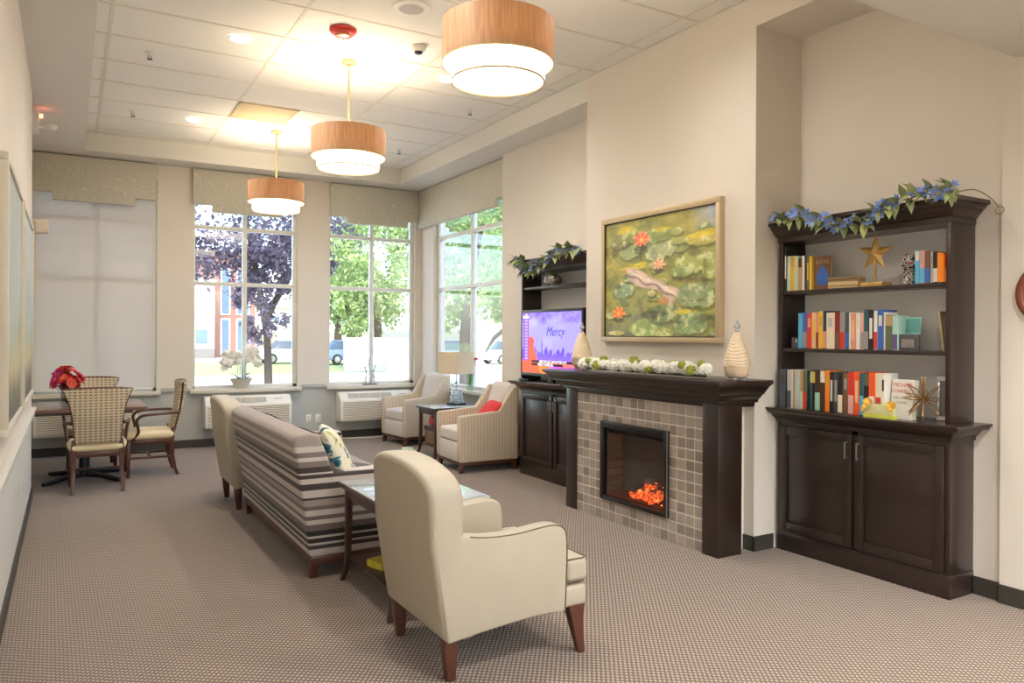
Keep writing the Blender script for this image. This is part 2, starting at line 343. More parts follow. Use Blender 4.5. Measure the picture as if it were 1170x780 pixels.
hw = MB().box(XH, XW+.2, -3, YN0, 0, 4.1); struct('wall_hall', hw, PAINT, smooth=0)
lw = MB(); lw.mi = 1; lw.box(-.7, XL, -3, YLE, 0, .76); lw.mi = 0; lw.box(-.7, XL, -3, YLE, .76, 4.1); lw.box(-.7, XREC, YLE, YF, 0, 4.1)
struct('wall_left', lw, [PAINT, PAINT_LEFT], smooth=0)
struct('wall_rear', MB().box(-.7, .2, -3.2, -3, 0, 4.1).box(4.1, 4.82, -3.2, -3, 0, 4.1).box(.2, 4.1, -3.2, -3, 0, .35).box(.2, 4.1, -3.2, -3, 2.85, 4.1), PAINT, smooth=0)  # opening added so daylight fills the room from behind the camera
# ceiling: perimeter soffits, bulkhead over the near hall, roof slab and the tray's lay-in tiles
sf = MB().box(-.7, .157, YH, YF+.2, ZS, 4.1).box(.157, XF, 10.30, YF+.2, ZS, 4.1).box(XF, XW+.2, YB1, YF+.2, ZS, 4.1)
sf.box(-.7, XW+.2, -3.2, YH, ZH, 4.1).box(-.7, XW+.2, -3.2, YF+.2, 4.1, 4.25)
ceil = struct('ceiling', sf, CEILP, smooth=0)
GX = [.157, .27, 1.495, 2.715, 3.94, XF]; GY = [YH]+[4.28+.6425*k for k in range(-3, 10)]+[10.30]
GY = sorted(set(y for y in GY if YH <= y <= 10.301))
cache = {}
for i in range(len(GX)-1):
    for j in range(len(GY)-1):
        w, h = GX[i+1]-GX[i]-.018, GY[j+1]-GY[j]-.018; k = (round(w, 3), round(h, 3))
        if k not in cache: cache[k] = mesh_of(MB().box(-w/2, w/2, -h/2, h/2, 0, .02), 'ceiling_tile', TILE, bevel=.004, seg=1, smooth=0)
        inst(cache[k], 'ceiling_tile', ceil, ((GX[i]+GX[i+1])/2, (GY[j]+GY[j+1])/2, ZC+.004))
g = MB()
for x in GX[1:-1]: g.box(x-.012, x+.012, YH, 10.30, ZC+.001, ZC+.03)
for y in GY[1:-1]: g.box(.157, XF, y-.012, y+.012, ZC, ZC+.03)
g.box(XF-.022, XF, YH, 10.3, ZC-.001, ZC+.03).box(.157, XF, 10.278, 10.3, ZC-.001, ZC+.03)
g.build('ceiling_grid', GRID, ceil, smooth=0)
# baseboards
def base(name, *boxes):
    b = MB()
    for q in boxes: b.box(*q, 0, .105)
    return struct(name, b, BASEB, bevel=.003, seg=1)
base('baseboard_far', (XREC, XW, YF-.012, YF))
base('baseboard_left', (XL, XL+.012, -3, YLE+.012), (XREC, XREC+.012, YLE, YF), (XREC, XL+.012, YLE, YLE+.012))
base('baseboard_right', (XW-.012, XW, YT1, YF), (XT-.012, XT, 7.16, YT1), (XT, XW, YT1, YT1+.012))
base('baseboard_chimney', (XF-.012, XF, YN1-.012, 3.82), (XF-.012, 4.3, YN1-.012, YN1))
base('baseboard_niche', (XN-.012, XN, YN0, 2.485), (XH-.012, XH, -3, YN0), (XH, XN, YN0, YN0+.012))
# chair rails
def rail(name, mb, mt=TRIM): return struct(name, mb, mt, bevel=.006)
r = MB()
for p, q in ((XREC, -.44), (1.02, 1.35), (2.81, 3.15), (4.57, XW)): r.box(p, q, YF-.022, YF, .735, .785)
rail('trim_1', r, PAINT_LOW)
rail('trim_2', MB().box(XL, XL+.028, -3, YLE, .755, .80).box(XL, XL+.04, -3, YLE, .80, .825), mat('pale_trim', c(212, 210, 202), .45, var=.03))
# windows
def window(n, fn, a0, a1, am, sill_out=.075, ends=.035):
    """fn(mb,a0,a1,d0,d1,z0,z1): d measured outward from the wall face"""
    b = MB(); fn(b, a0, a0+.045, .07, .14, ZW0, ZW1); fn(b, a1-.065, a1, .07, .14, ZW0, ZW1); fn(b, a0, a1, .07, .14, ZW0, ZW0+.05); fn(b, a0, a1, .07, .14, ZW1-.05, ZW1)
    w = struct('window_%d' % n, b, FRAMEW, bevel=.006)
    b = MB(); fn(b, am-.028, am+.028, .065, .135, ZW0, ZW1); b.build('mullion', FRAMEW, w, bevel=.005)
    for z in (2.155, 2.90):
        b = MB(); fn(b, a0+.02, am-.02, .068, .132, z-.026, z+.026); fn(b, am+.02, a1-.02, .068, .132, z-.026, z+.026); b.build('transom', FRAMEW, w, bevel=.005)
    zs = [ZW0+.03, 2.155, 2.90, ZW1-.03]
    for p, q in ((a0+.03, am), (am, a1-.05)):
        for k in range(3): b = MB(); fn(b, p, q, .098, .104, zs[k], zs[k+1]); b.build('pane', GLASS, w, smooth=0)
    b = MB(); fn(b, a0-ends, a1+ends, -sill_out, .0, .705, ZW0+.004); fn(b, a0+.002, a1-.002, 0, .10, .705, ZW0+.004); b.build('window_sill', TRIM, w, bevel=.006)
    b = MB(); fn(b, a0, a0+.012, 0, .07, ZW0, ZW1); fn(b, a1-.012, a1, 0, .07, ZW0, ZW1); b.build('jamb', TRIM, w)
    return w
FF = lambda b, p, q, d0, d1, z0, z1: b.box(p, q, YF+d0, YF+d1, z0, z1)
FR = lambda b, p, q, d0, d1, z0, z1: b.box(XW+d0, XW+d1, p, q, z0, z1)
for n in (1, 2, 3): window(n, FF, *WIN[n])
window(4, FR, YT1+.02, 10.30, 9.18, ends=0.)
b = MB()
for x in (.2, 1.48, 2.76, 4.04): b.box(x, x+.06, -3.16, -3.06, .35, 2.85)
b.box(.2, 4.1, -3.16, -3.06, .35, .41).box(.2, 4.1, -3.16, -3.06, 2.79, 2.85)
fill_win = struct('window_5', b, FRAMEW, bevel=.005)  # added unseen glazing, there for soft frontal sky fill
for x in (.26, 1.54, 2.82): MB().box(x, x+1.22, -3.112, -3.106, .41, 2.79).build('pane', GLASS, fill_win, smooth=0)
# valances: upholstered boards, ends higher than the middle
def valance(label, a0, a1, front, axis, s0=.24, s1=.24):
    hi, lo, zt = 3.175, 3.085, ZS-.012
    poly = [(a0, hi), (a0+s0, hi), (a0+s0, lo), (a1-s1, lo), (a1-s1, hi), (a1, hi), (a1, zt), (a0, zt)]
    if s1 == 0: poly = [(a0, hi), (a0+s0, hi), (a0+s0, lo), (a1, lo), (a1, zt), (a0, zt)]
    b = MB().prism(poly, axis, front, front+.075)
    cx = (a0+a1)/2; loc = (cx, front, lo) if axis == 'y' else (front, cx, lo)
    t = thing('valance', label, 'valance', loc, group='window valances', world=True)
    b.build('board', VALF, t, bevel=.006)
    rd = MB()
    if axis == 'y': rd.box(a0, a1, front+.072, YF-.002, zt-.03, zt)
    else: rd.box(front+.072, XW-.002, a0, a1, zt-.03, zt)
    rd.build('mounting_board', VALF, t)
valance('fabric valance above the window with the lowered roller shade', -.415, .955, YF-.085, 'y')
valance('fabric valance above the window holding the orchid bowl', 1.385, 2.765, YF-.085, 'y')
valance('fabric valance over the window with the silver figure on its sill', 3.20, 4.535, YF-.085, 'y', .24, .17)
valance('fabric valance on the side window behind the table lamp', 8.02, 10.64, XW-.085, 'x', .23, 0)
# roller shade
t = thing('roller_shade', 'lowered beige mesh roller shade covering the window by the dining table', 'shade', (.29, YF+.03, .77), world=True)
MB().box(-.385, .935, YF+.034, YF+.0365, .80, 3.3).build('mesh_cloth', ROLLER, t, smooth=0)
MB().box(-.385, .935, YF+.028, YF+.043, .775, .80).build('hem_bar', FRAMEW, t, bevel=.003)
# wall-mounted heating and cooling units
def ptac(label, x0):
    x1 = x0+1.1; t = thing('heating_cooling_unit', label, 'air conditioner', (x0+.55, YF-.13, .24), group='wall units under the windows', world=True)
    yb, yf, z0, z1 = YF-.001, YF-.25, .245, .665
    b = MB().prism([(yb, z0), (yf+.03, z0), (yf, z0+.03), (yf, z1-.105), (yf+.015, z1-.095), (yf+.085, z1-.012), (yf+.10, z1), (yb, z1)], 'x', x0, x1)
    b.build('cabinet', WHITEP, t, bevel=.012, seg=3)
    gx = x0+.12; sl = MB(); n = Vector((0, -.083, .07)).normalized()
    gr = MB()
    for k in range(4):
        a, bb = gx+k*.165, gx+k*.165+.155
        gr.add([(a, yf+.022-.004, z1-.086+.003), (bb, yf+.022-.004, z1-.086+.003), (bb, yf+.078-.004, z1-.022+.003), (a, yf+.078-.004, z1-.022+.003)], [(0, 1, 2, 3)])
        for q in range(14):
            xx = a+.008+q*.0105; sl.add([(xx, yf+.015, z1-.083), (xx+.004, yf+.015, z1-.083), (xx+.004, yf+.071, z1-.019), (xx, yf+.071, z1-.019)], [(0, 1, 2, 3)])
    gr.build('outlet_grille', mat('grille_grey', c(150, 142, 128), .6), t); sl.build('grille_slats', WHITEP, t)
    lv = MB()
    for k in range(11): z = z0+.055+k*.0225; lv.prism([(yf-.001, z), (yf-.007, z+.004), (yf-.001, z+.014)], 'x', x0+.035, x1-.035)
    lv.build('louvres', mat('louvre_cream', c(224, 214, 194), .5, var=.03), t)
    bk = MB()
    for k in range(11): z = z0+.048+k*.0225; bk.box(x0+.035, x1-.035, yf-.0025, yf+.001, z, z+.006)
    bk.build('louvre_gaps', mat('gap_brown', c(140, 126, 106), .8), t)
    MB().box(x1-.22, x1-.12, yf+.05, yf+.056, z1-.049, z1-.042).build('badge', STEEL, t)
ptac('white wall unit behind the dining table below the roller shade', -.36)
ptac('white wall unit below the orchid bowl window', 1.52)
ptac('white wall unit beside the far tan armchair', 3.30)
# outlets and cord on far wall
def outlet(label, loc, axis='y', sg=-1, name='power_outlet'):
    t = thing(name, label, 'outlet', loc, world=False)
    b = MB(); (b.box(-.036, .036, sg*.006, 0, -.058, .058) if axis == 'y' else b.box(0, sg*.006, -.036, .036, -.058, .058)); b.build('plate', WHITEP, t, bevel=.002)
    for z in (-.022, .022):
        b = MB(); (b.box(-.016, .016, sg*.009, sg*.005, z-.014, z+.014) if axis == 'y' else b.box(sg*.005, sg*.009, -.016, .016, z-.014, z+.014)); b.build('socket', TRIM, t, bevel=.002)
outlet('left of two white wall outlets between the far windows', (2.915, YF, .30)); outlet('right of two white wall outlets between the far windows', (3.05, YF, .30))
outlet('single white outlet low on the left wall', (XL, 6.42, .41), 'x', 1)
pth = [(3.27, YF-.05, .05), (3.32, YF-.12, .012), (3.5, YF-.2, .012), (3.75, YF-.26, .012), (3.98, YF-.2, .012), (4.2, YF-.1, .012), (4.3, YF-.03, .03)]
t = thing('extension_lead', 'white extension lead lying along the far baseboard', 'lead', (3.3, YF-.1, 0), world=True)
MB().tube(pth, .008).build('cable', WHITEP, t); MB().box(3.235, 3.295, YF-.06, YF-.012, .03, .09).build('plug', WHITEP, t, bevel=.006)

# ------------------------------------------------------------------ ceiling fixtures
def lamp(name, kind, loc, e, col=(1, .82, .58), **k):
    l = bpy.data.lights.new(name, kind); l.energy = e; l.color = col
    for a, v in k.items(): setattr(l, a, v)
    o = bpy.data.objects.new(name, l); COL.objects.link(o); o.location = loc; return o
BRASS = mat('satin_brass', c(206, 182, 132), .35, .6, var=.05)
def pendant():
    t = thing('pendant_lamp', '', 'lamp', (0, 0, 0), group='double drum pendant lamps')
    MB().lathe([(.0, 0), (.062, 0), (.062, -.025), (.055, -.03), (0, -.03)], 24, cap=False).build('canopy', BRASS, t)
    MB().tube([(0, 0, -.02), (0, 0, -.66)], .0095, 10).build('stem', BRASS, t)
    zt, zb, zi = -.605, -.835, -.935
    MB().lathe([(.318, zb), (.318, zt), (.312, zt), (.312, zb), (.318, zb)], 64, cap=False).build('outer_drum', VENEER, t)
    rim = MB().lathe([(.3185, zb-.004), (.3185, zb+.004), (.3105, zb+.004), (.3105, zb-.004), (.3185, zb-.004)], 64, cap=False); rim.build('drum_rim', BRASS, t)
    MB().lathe([(.266, zi), (.266, zb+.03), (.26, zb+.03), (.26, zi), (.266, zi)], 64, cap=False).build('inner_drum', SHADE, t)
    MB().lathe([(.311, zb+.012), (.262, zb+.012), (.262, zb+.016), (.311, zb+.016), (.311, zb+.012)], 64, cap=False).build('ring_diffuser', SHADE, t)
    MB().lathe([(.267, zi-.004), (.267, zi+.004), (.259, zi+.004), (.259, zi-.004), (.267, zi-.004)], 64, cap=False).build('inner_rim', BRASS, t)
    MB().lathe([(0, zi+.004), (.26, zi+.004), (.26, zi+.008), (0, zi+.008)], 64, cap=False).build('bottom_diffuser', DIFF, t)
    sp = MB()
    for k in range(3): a = k*2*PI/3; sp.tube([(0, 0, -.65), (.312*math.cos(a), .312*math.sin(a), -.65)], .004, 6)
    sp.build('spider', BRASS, t)
    for k in range(3):
        a = k*2*PI/3+.5; x, y = .12*math.cos(a), .12*math.sin(a)
        MB().lathe([(0, -.66), (.015, -.66), (.015, -.70), (.03, -.73), (.03, -.76), (.012, -.785), (0, -.785)], 12, (x, y, 0), cap=False).build('bulb', SHADE, t)
    return t
p0 = pendant()
for k, (y, lb) in enumerate(((3.78, 'double drum pendant lamp with veneer band, nearest and largest of the three'), (6.45, 'double drum pendant lamp with veneer band, middle of the three'), (9.12, 'double drum pendant lamp with veneer band, farthest and smallest of the three'))):
    t = p0 if k == 0 else copy_tree(p0); t.location = (2.09, y, ZC); t['label'] = lb
    lamp('pendant_light', 'POINT', (2.09, y, ZC-.70), 17, col=(1, .89, .72), shadow_soft_size=.2)
def downlight(x, y, label, z=ZC, e=55, group='recessed ceiling downlights'):
    t = thing('downlight', label, 'downlight', (x, y, z), group=group)
    MB().lathe([(.095, .0), (.095, -.006), (.078, -.008), (.07, 0), (.07, .003)], 32, cap=False).build('trim_ring', WHITEP, t)
    MB().lathe([(0, -.002), (.072, -.002), (.072, .003), (0, .003)], 32, cap=False).build('lens', mat('downlight_lens', (1, .95, .85), .5, emit=(1, .9, .74), es=14), t)
    l = lamp('downlight_beam', 'SPOT', (x, y, z-.03), e, col=(1, .975, .94), spot_size=2.8, spot_blend=1.0, shadow_soft_size=.07); return t
downlight(1.18, 6.41, 'small lit recessed downlight left of the middle pendant'); downlight(1.19, 9.11, 'small lit recessed downlight left of the farthest pendant', e=30)
downlight(3.02, 6.44, 'small lit recessed downlight just behind the nearest pendant shade'); downlight(1.18, 3.75, 'recessed downlight left of the nearest pendant, nearest the hall'); downlight(3.02, 3.75, 'added downlight right of the nearest pendant, above the mantel side', e=35)  # the mantel-side one is an added lamp that brightens that wall
downlight(3.02, 9.11, 'recessed downlight right of the farthest pendant, near the corner', e=30)
for x, y, lb in ((1.7, .9, 'left one of the pair nearest the lounge'), (3.2, .9, 'right one of the pair nearest the lounge'), (1.7, -1.4, 'left one of the rear pair'), (3.2, -1.4, 'right one of the rear pair'), (4.0, .2, 'single one by the clock wall')): downlight(x, y, 'added fill downlight in the low hall ceiling, '+lb, ZH, 85, 'added hall fill downlights')  # added out of view to light the room frontally
def disc(name, label, cat, x, y, prof, mt, extra=None):
    t = thing(name, label, cat, (x, y, ZC)); MB().lathe(prof, 32, cap=False).build('housing', mt, t)
    if extra: extra(t)
    return t
def spk(t): MB().lathe([(0, -.014), (.09, -.012), (.105, -.006)], 32, cap=False).build('grille', mat('speaker_grille', c(196, 192, 186), .8, bump=.3, bscale=900), t)
disc('ceiling_speaker', 'round white ceiling speaker near the top edge', 'speaker', 2.135, 5.16, [(0, 0), (.135, 0), (.135, -.008), (.11, -.012), (0, -.012)], WHITEP, spk)
REDP = mat('red_plastic', c(206, 60, 50), .35)
def alm(t):
    MB().lathe([(.07, -.03), (.06, -.055), (.03, -.065), (0, -.066)], 24, cap=False).build('lens', mat('amber_lens', c(224, 130, 96), .2), t)
    for s in (-1, 1): MB().lathe([(.012, -.06), (.012, -.075), (0, -.078)], 10, (s*.02, 0, 0), cap=False).build('strobe', STEEL, t)
disc('fire_alarm', 'red ceiling fire alarm strobe above the middle pendant', 'alarm', 1.834, 5.805, [(0, 0), (.105, 0), (.105, -.012), (.085, -.035), (.06, -.04), (0, -.04)], REDP, alm)
def smk(t): MB().lathe([(.035, -.045), (.03, -.06), (.012, -.066), (0, -.066)], 16, cap=False).build('sensor_head', DARKM, t)
disc('smoke_detector', 'small white smoke detector right of the red alarm', 'detector', 2.472, 5.82, [(0, 0), (.062, 0), (.062, -.015), (.05, -.045), (0, -.048)], WHITEP, smk)
for x, y, lb in ((.582, 7.12, 'ceiling sprinkler head above the left soffit edge, nearer one'), (.584, 9.10, 'ceiling sprinkler head near the far left ceiling corner'), (3.633, 7.17, 'ceiling sprinkler head below the nearest pendant shade'), (3.651, 9.21, 'ceiling sprinkler head right of the middle pendant')):
    t = thing('sprinkler_head', lb, 'sprinkler', (x, y, ZC), group='ceiling sprinklers')
    MB().lathe([(0, 0), (.038, 0), (.036, -.006), (.014, -.008), (.012, -.03), (0, -.03)], 16, cap=False).build('escutcheon', WHITEP, t)
    MB().box(-.014, -.010, -.003, .003, -.055, -.025).box(.010, .014, -.003, .003, -.055, -.025).build('yoke', DARKM, t)
    MB().lathe([(0, -.058), (.022, -.058), (.022, -.055), (0, -.055)], 12, cap=False).build('deflector', DARKM, t)
t = thing('ceiling_vent', 'tan square vent panel in the ceiling by the farthest pendant', 'vent', (1.80, 8.45, ZC))
MB().box(-.29, .29, -.30, .30, -.006, .002).build('panel', mat('vent_tan', c(216, 198, 152), .7, var=.03), t, bevel=.003)
e = MB()
for s in (-1, 1): e.box(s*.29-.008, s*.29+.008, -.308, .308, -.010, 0).box(-.308, .308, s*.30-.008, s*.30+.008, -.010, 0)
e.build('rim', mat('vent_rim', c(206, 186, 140), .6), t)
# emergency light and small wall device near the end of the left wall
t = thing('emergency_light', 'white emergency light with red glow at the far end of the left wall', 'emergency light', (XREC, 8.62, 3.4))
MB().box(0, .27, -.05, .05, -.0, .20).build('case', WHITEP, t, bevel=.012)
MB().tube([(.27, 0, .06), (.31, 0, .06)], .012).build('arm', WHITEP, t)
MB().lathe([(.0, 0), (.045, 0), (.062, .03), (.062, .045), (0, .05)], 20).map(lambda x, y, z: (.36+x, y-.02, .045+z*.9)).build('lamp_head', WHITEP, t)
MB().box(.27, .30, -.03, .03, .155, .185).build('indicator', mat('red_indicator', c(255, 120, 100), .4, emit=(1, .15, .08), es=3), t, bevel=.004)
t = thing('wall_sensor', 'beige square wall sensor at the far end of the left wall', 'sensor', (XL, 8.02, 2.40))
MB().box(0, .045, -.03, .03, -.02, .10).build('bracket', TRIM, t, bevel=.004)
MB().box(.03, .13, -.06, .05, -.03, .085).map(lambda x, y, z: (x, y, z+.12*x)).build('housing', mat('speckled_beige', c(214, 202, 184), .6, var=.25, scale=60), t, bevel=.008)
#==FURN==
# ------------------------------------------------------------------ built-in cabinets (bookcase, television hutch)
def frieze(mb, steps, xb, y0, y1):
    """moulding courses: (overhang at bottom, overhang at top, z0, z1) around front and both ends; front face at x = xf"""
    for (xf, o0, o1, z0, z1) in steps:
        mb.add([(xb, y0-o0, z0), (xb, y1+o0, z0), (xf-o0, y1+o0, z0), (xf-o0, y0-o0, z0), (xb, y0-o1, z1), (xb, y1+o1, z1), (xf-o1, y1+o1, z1), (xf-o1, y0-o1, z1)],
               [(0, 1, 2, 3), (7, 6, 5, 4), (0, 4, 5, 1), (1, 5, 6, 2), (2, 6, 7, 3), (3, 7, 4, 0)])
    return mb
BACKP = mat('grey_back_panel', (.82, .81, .79), .7, var=.03)
def bookcase(name, label, cat, xb, xf, y0, y1, shelves, zr=.0):
    """stands against x = xb, front at x = xf, y0..y1 wide"""
    t = thing(name, label, cat, ((xb+xf)/2, (y0+y1)/2, 0), world=True)
    xb -= .002; e = .02
    MB().box(xf-.004, xb, y0-.004, y1+.004, 0, .135).build('plinth', WOOD, t, bevel=.003)
    MB().box(xf+.018, xb, y0, y1, .135, .90).build('base_carcass', WOOD, t, bevel=.002)
    ym = (y0+y1)/2
    st = MB().box(xf, xf+.02, y0, y0+.035, .135, .90).box(xf, xf+.02, y1-.035, y1, .135, .90).box(xf, xf+.02, ym-.022, ym+.022, .135, .90).box(xf, xf+.02, y0+.03, y1-.03, .865, .90).box(xf, xf+.02, y0+.03, y1-.03, .135, .15)
    st.build('face_frame', WOOD, t, bevel=.002)
    for a, b, hs in ((y0+.028, ym-.014, 1), (ym+.014, y1-.028, -1)):
        d = MB().box(xf-.006, xf+.012, a+.05, b-.05, .20, .82).build('door', WOOD, t, bevel=.002)
        fr = MB().box(xf-.018, xf+.004, a, a+.055, .148, .872).box(xf-.018, xf+.004, b-.055, b, .148, .872).box(xf-.018, xf+.004, a+.055, b-.055, .148, .206).box(xf-.018, xf+.004, a+.055, b-.055, .812, .872)
        fr.build('door_frame', WOOD, d, bevel=.004)
        hy = (b-.028) if hs == 1 else (a+.028)
        h = MB().box(xf-.048, xf-.040, hy-.005, hy+.005, .715, .825).box(xf-.042, xf-.016, hy-.005, hy+.005, .715, .725).box(xf-.042, xf-.016, hy-.005, hy+.005, .815, .825)
        h.build('handle', STEEL, d, bevel=.0015)
    ct = frieze(MB(), [(xf, .012, .012, .895, .92), (xf, .018, .055, .92, .965), (xf, .085, .092, .965, .985), (xf, .105, .105, .985, 1.0)], xb, y0, y1)
    ct.build('countertop', WOOD, t, bevel=.002, seg=1)
    for a, b in ((y0, y0+.03), (y1-.03, y1)): MB().box(xf, xb, a, b, 1.0, 2.19).build('side_panel', WOOD, t, bevel=.002)
    MB().box(xb-.008, xb, y0+.03, y1-.03, 1.0, 2.19).build('back_panel', BACKP, t)
    MB().box(xf, xb, y0+.03, y1-.03, 2.165, 2.19).build('top_panel', WOOD, t)
    for z in shelves: MB().box(xf+.008, xb-.008, y0+.03, y1-.03, z-.024, z).build('shelf', WOOD, t, bevel=.002)
    cr = frieze(MB(), [(xf, .006, .006, 2.15, 2.185), (xf, .01, .05, 2.185, 2.235), (xf, .055, .07, 2.235, 2.26), (xf, .085, .085, 2.26, 2.285)], xb, y0, y1)
    cr.build('crown', WOOD, t, bevel=.002, seg=1)
    return t
YK0, YK1 = 2.49, 3.705
bookcase('bookcase', 'dark wood built-in bookcase full of books in the wall niche', 'bookcase', XN, 4.325, YK0, YK1, (1.812, 1.413))
bookcase('television_hutch', 'dark wood hutch cabinet carrying the television beside the fireplace', 'cabinet', XT, 4.225, 5.78, 7.09, (2.0,))
# ------------------------------------------------------------------ fireplace
fp = thing('fireplace', 'electric fireplace with grey tile surround and dark wood mantel', 'fireplace', (3.93, 4.62, 0), world=True)
FX = 3.765
MB().box(3.975, XF, 3.82, 5.44, 0, 1.05).build('drywall_box', PAINT, fp)
for a, b in ((3.722, 3.872), (5.384, 5.532)):
    MB().box(FX-.004, 3.985, a, b, 0, 1.04).build('column', WOOD, fp, bevel=.004)
NC, NR = 17, 13; IY0, IY1, IZ0, IZ1 = 4.222, 5.03, .165, .80
pw, ph = (5.384-3.872)/NC, 1.006/NR
bk = MB()
bk.box(FX+.012, 3.975, 3.872, IY0, 0, 1.03).box(FX+.012, 3.975, IY1, 5.384, 0, 1.03).box(FX+.012, 3.975, IY0, IY1, 0, IZ0).box(FX+.012, 3.975, IY0, IY1, IZ1, 1.03)
bk.build('grout', mat('grout', c(226, 216, 204), .9, var=.06, scale=40), fp)
tc_ = {}
for i in range(NC):
    for j in range(NR):
        a, b, z0, z1 = 3.872+i*pw+.0045, 3.872+(i+1)*pw-.0045, 1.006-(j+1)*ph+.0045, 1.006-j*ph-.0045
        if a > IY0-.02 and b < IY1+.02 and z0 > IZ0-.02 and z1 < IZ1+.02: continue
        if a < IY1 and b > IY0 and z0 < IZ1 and z1 > IZ0:   # cut tiles at the insert
            if a < IY0 < b: b = IY0-.003
            elif a < IY1 < b: a = IY1+.003
            elif z0 < IZ0 < z1: z1 = IZ0-.003
            else: z0 = IZ1+.003
        if b-a < .012 or z1-z0 < .012: continue
        k = (round(b-a, 3), round(z1-z0, 3))
        if k not in tc_: tc_[k] = mesh_of(MB().box(0, .010, -(b-a)/2, (b-a)/2, -(z1-z0)/2, (z1-z0)/2), 'tile', STONE, bevel=.0025, seg=1, smooth=0)
        inst(tc_[k], 'tile', fp, (FX+.0075+random.uniform(-.0008, .0008)-OFF[fp].x, (a+b)/2-OFF[fp].y, (z0+z1)/2))
mt_ = frieze(MB(), [(FX, -.002, .0, 1.008, 1.04), (FX, .03, .03, 1.04, 1.058), (FX, .034, .075, 1.058, 1.10), (FX, .088, .088, 1.10, 1.115), (FX, .094, .135, 1.115, 1.16), (FX, .145, .145, 1.16, 1.172), (FX, .16, .16, 1.172, 1.20)], XF-.002, 3.722, 5.532)
mt_.build('mantel', WOOD, fp, bevel=.003, seg=2)
# insert: frame, firebox, glass, logs and embers
fi = MB()
for a, b, z0, z1 in ((IY0, IY0+.035, IZ0, IZ1), (IY1-.035, IY1, IZ0, IZ1), (IY0+.035, IY1-.035, IZ0, IZ0+.035), (IY0+.035, IY1-.035, IZ1-.05, IZ1)): fi.box(FX-.014, FX+.03, a, b, z0, z1)
insert = fi.build('insert_frame', BLACKP, fp, bevel=.003)
MB().box(FX-.016, FX-.010, IY0-.006, IY0+.002, IZ0, IZ1).build('edge_strip', STEEL, insert)
FB = mat('firebox_grey', c(130, 126, 120), .8, var=.25, scale=4)
fbx = 4.10
# firebox interior stops short of the wall face
MB().box(3.968, 3.972, IY0, IY1, IZ0, IZ1).build('firebox_back', FB, insert)
BR = mat('firebrick', c(150, 118, 84), .85, var=.2, scale=20)
for k in range(8):
    for s, y in ((0, IY1-.04), (1, IY0+.032)):
        MB().box(3.80, 3.966, y, y+.008, IZ0+.04+k*.07, IZ0+.04+k*.07+.066).build('firebrick', BR, insert, bevel=.002, seg=1)
MB().box(3.80, 3.966, IY0+.03, IY1-.03, IZ0+.001, IZ0+.05).build('ember_bed', mat('ember_bed', c(60, 48, 42), .9, var=.6, scale=40, emit=(1, .16, .03), es=.03), insert)
LOG = mat('charred_log', c(124, 112, 102), .9, var=.6, scale=25, bump=.5, bscale=60)
for (p, q, r) in (((3.86, 4.30, .24), (3.88, 4.72, .25), .03), ((3.90, 4.28, .30), (3.91, 4.62, .36), .032), ((3.86, 4.45, .31), (3.93, 4.78, .29), .026), ((3.84, 4.36, .25), (3.90, 4.50, .39), .022)):
    P, Q = Vector(p), Vector(q); MB().tube([P.lerp(Q, k/5)+Vector((0, 0, .006*math.sin(k*2.1))) for k in range(6)], [r*(.9+.1*math.sin(k*1.7)) for k in range(6)], 10).build('log', LOG, insert)
def ember_mat(name, hot, es):
    m, t, p, N, L = nt(name); tc = N('ShaderNodeTexCoord'); no = N('ShaderNodeTexNoise'); no.inputs['Scale'].default_value = 45; no.inputs['Detail'].default_value = 3; L(tc.outputs['Object'], no.inputs[0])
    L(ramp(t, L, no.outputs['Fac'], [(.38, (.02, .004, .002)), (.52, (.75, .06, .01)), (.68, hot)], 'LINEAR'), p.inputs['Emission Color']); p.inputs['Emission Strength'].default_value = es; p.inputs['Base Color'].default_value = (.05, .04, .035, 1); p.inputs['Roughness'].default_value = .9; return m
EMB = ember_mat('glowing_ember', (1, .25, .04), 1.3); EMB2 = ember_mat('bright_ember', (1, .5, .12), 2.0)
rr_ = random.Random(5); em = mesh_of(MB().box(-.03, .03, -.045, .045, -.018, .018).map(lambda x, y, z: (x*rr_.uniform(.6, 1.2), y*rr_.uniform(.6, 1.2), z*rr_.uniform(.5, 1.3))), 'ember', EMB, bevel=.006, seg=1, smooth=0)
em2 = em.copy(); em2.materials.clear(); em2.materials.append(EMB2)
for k in range(64):
    y = random.gauss(4.46, .12); y = min(4.74, max(4.27, y)); z = IZ0+.06+random.random()*.16*max(0, 1-abs(y-4.42)/.35)
    inst(em if k % 4 else em2, 'ember', insert, (random.uniform(3.815, 3.90)-OFF[fp].x, y-OFF[fp].y, z), rz(random.random()*3) @ rx(random.uniform(-.8, .8)), random.uniform(.3, .8))
MB().box(FX+.012, FX+.016, IY0+.03, IY1-.03, IZ0+.03, IZ1-.045).build('glass_front', thin_glass('fire_glass', (.8, .8, .8), 1.2), insert, smooth=0)
MB().box(3.80, 3.82, IY0+.06, IY1-.06, IZ1-.09, IZ1-.06).build('heater_slot', BLACKP, insert)

# ------------------------------------------------------------------ television
t = thing('television', 'black flat television showing a purple and orange picture', 'television', (4.165, 6.42, 1.0), rz=-PI/2)
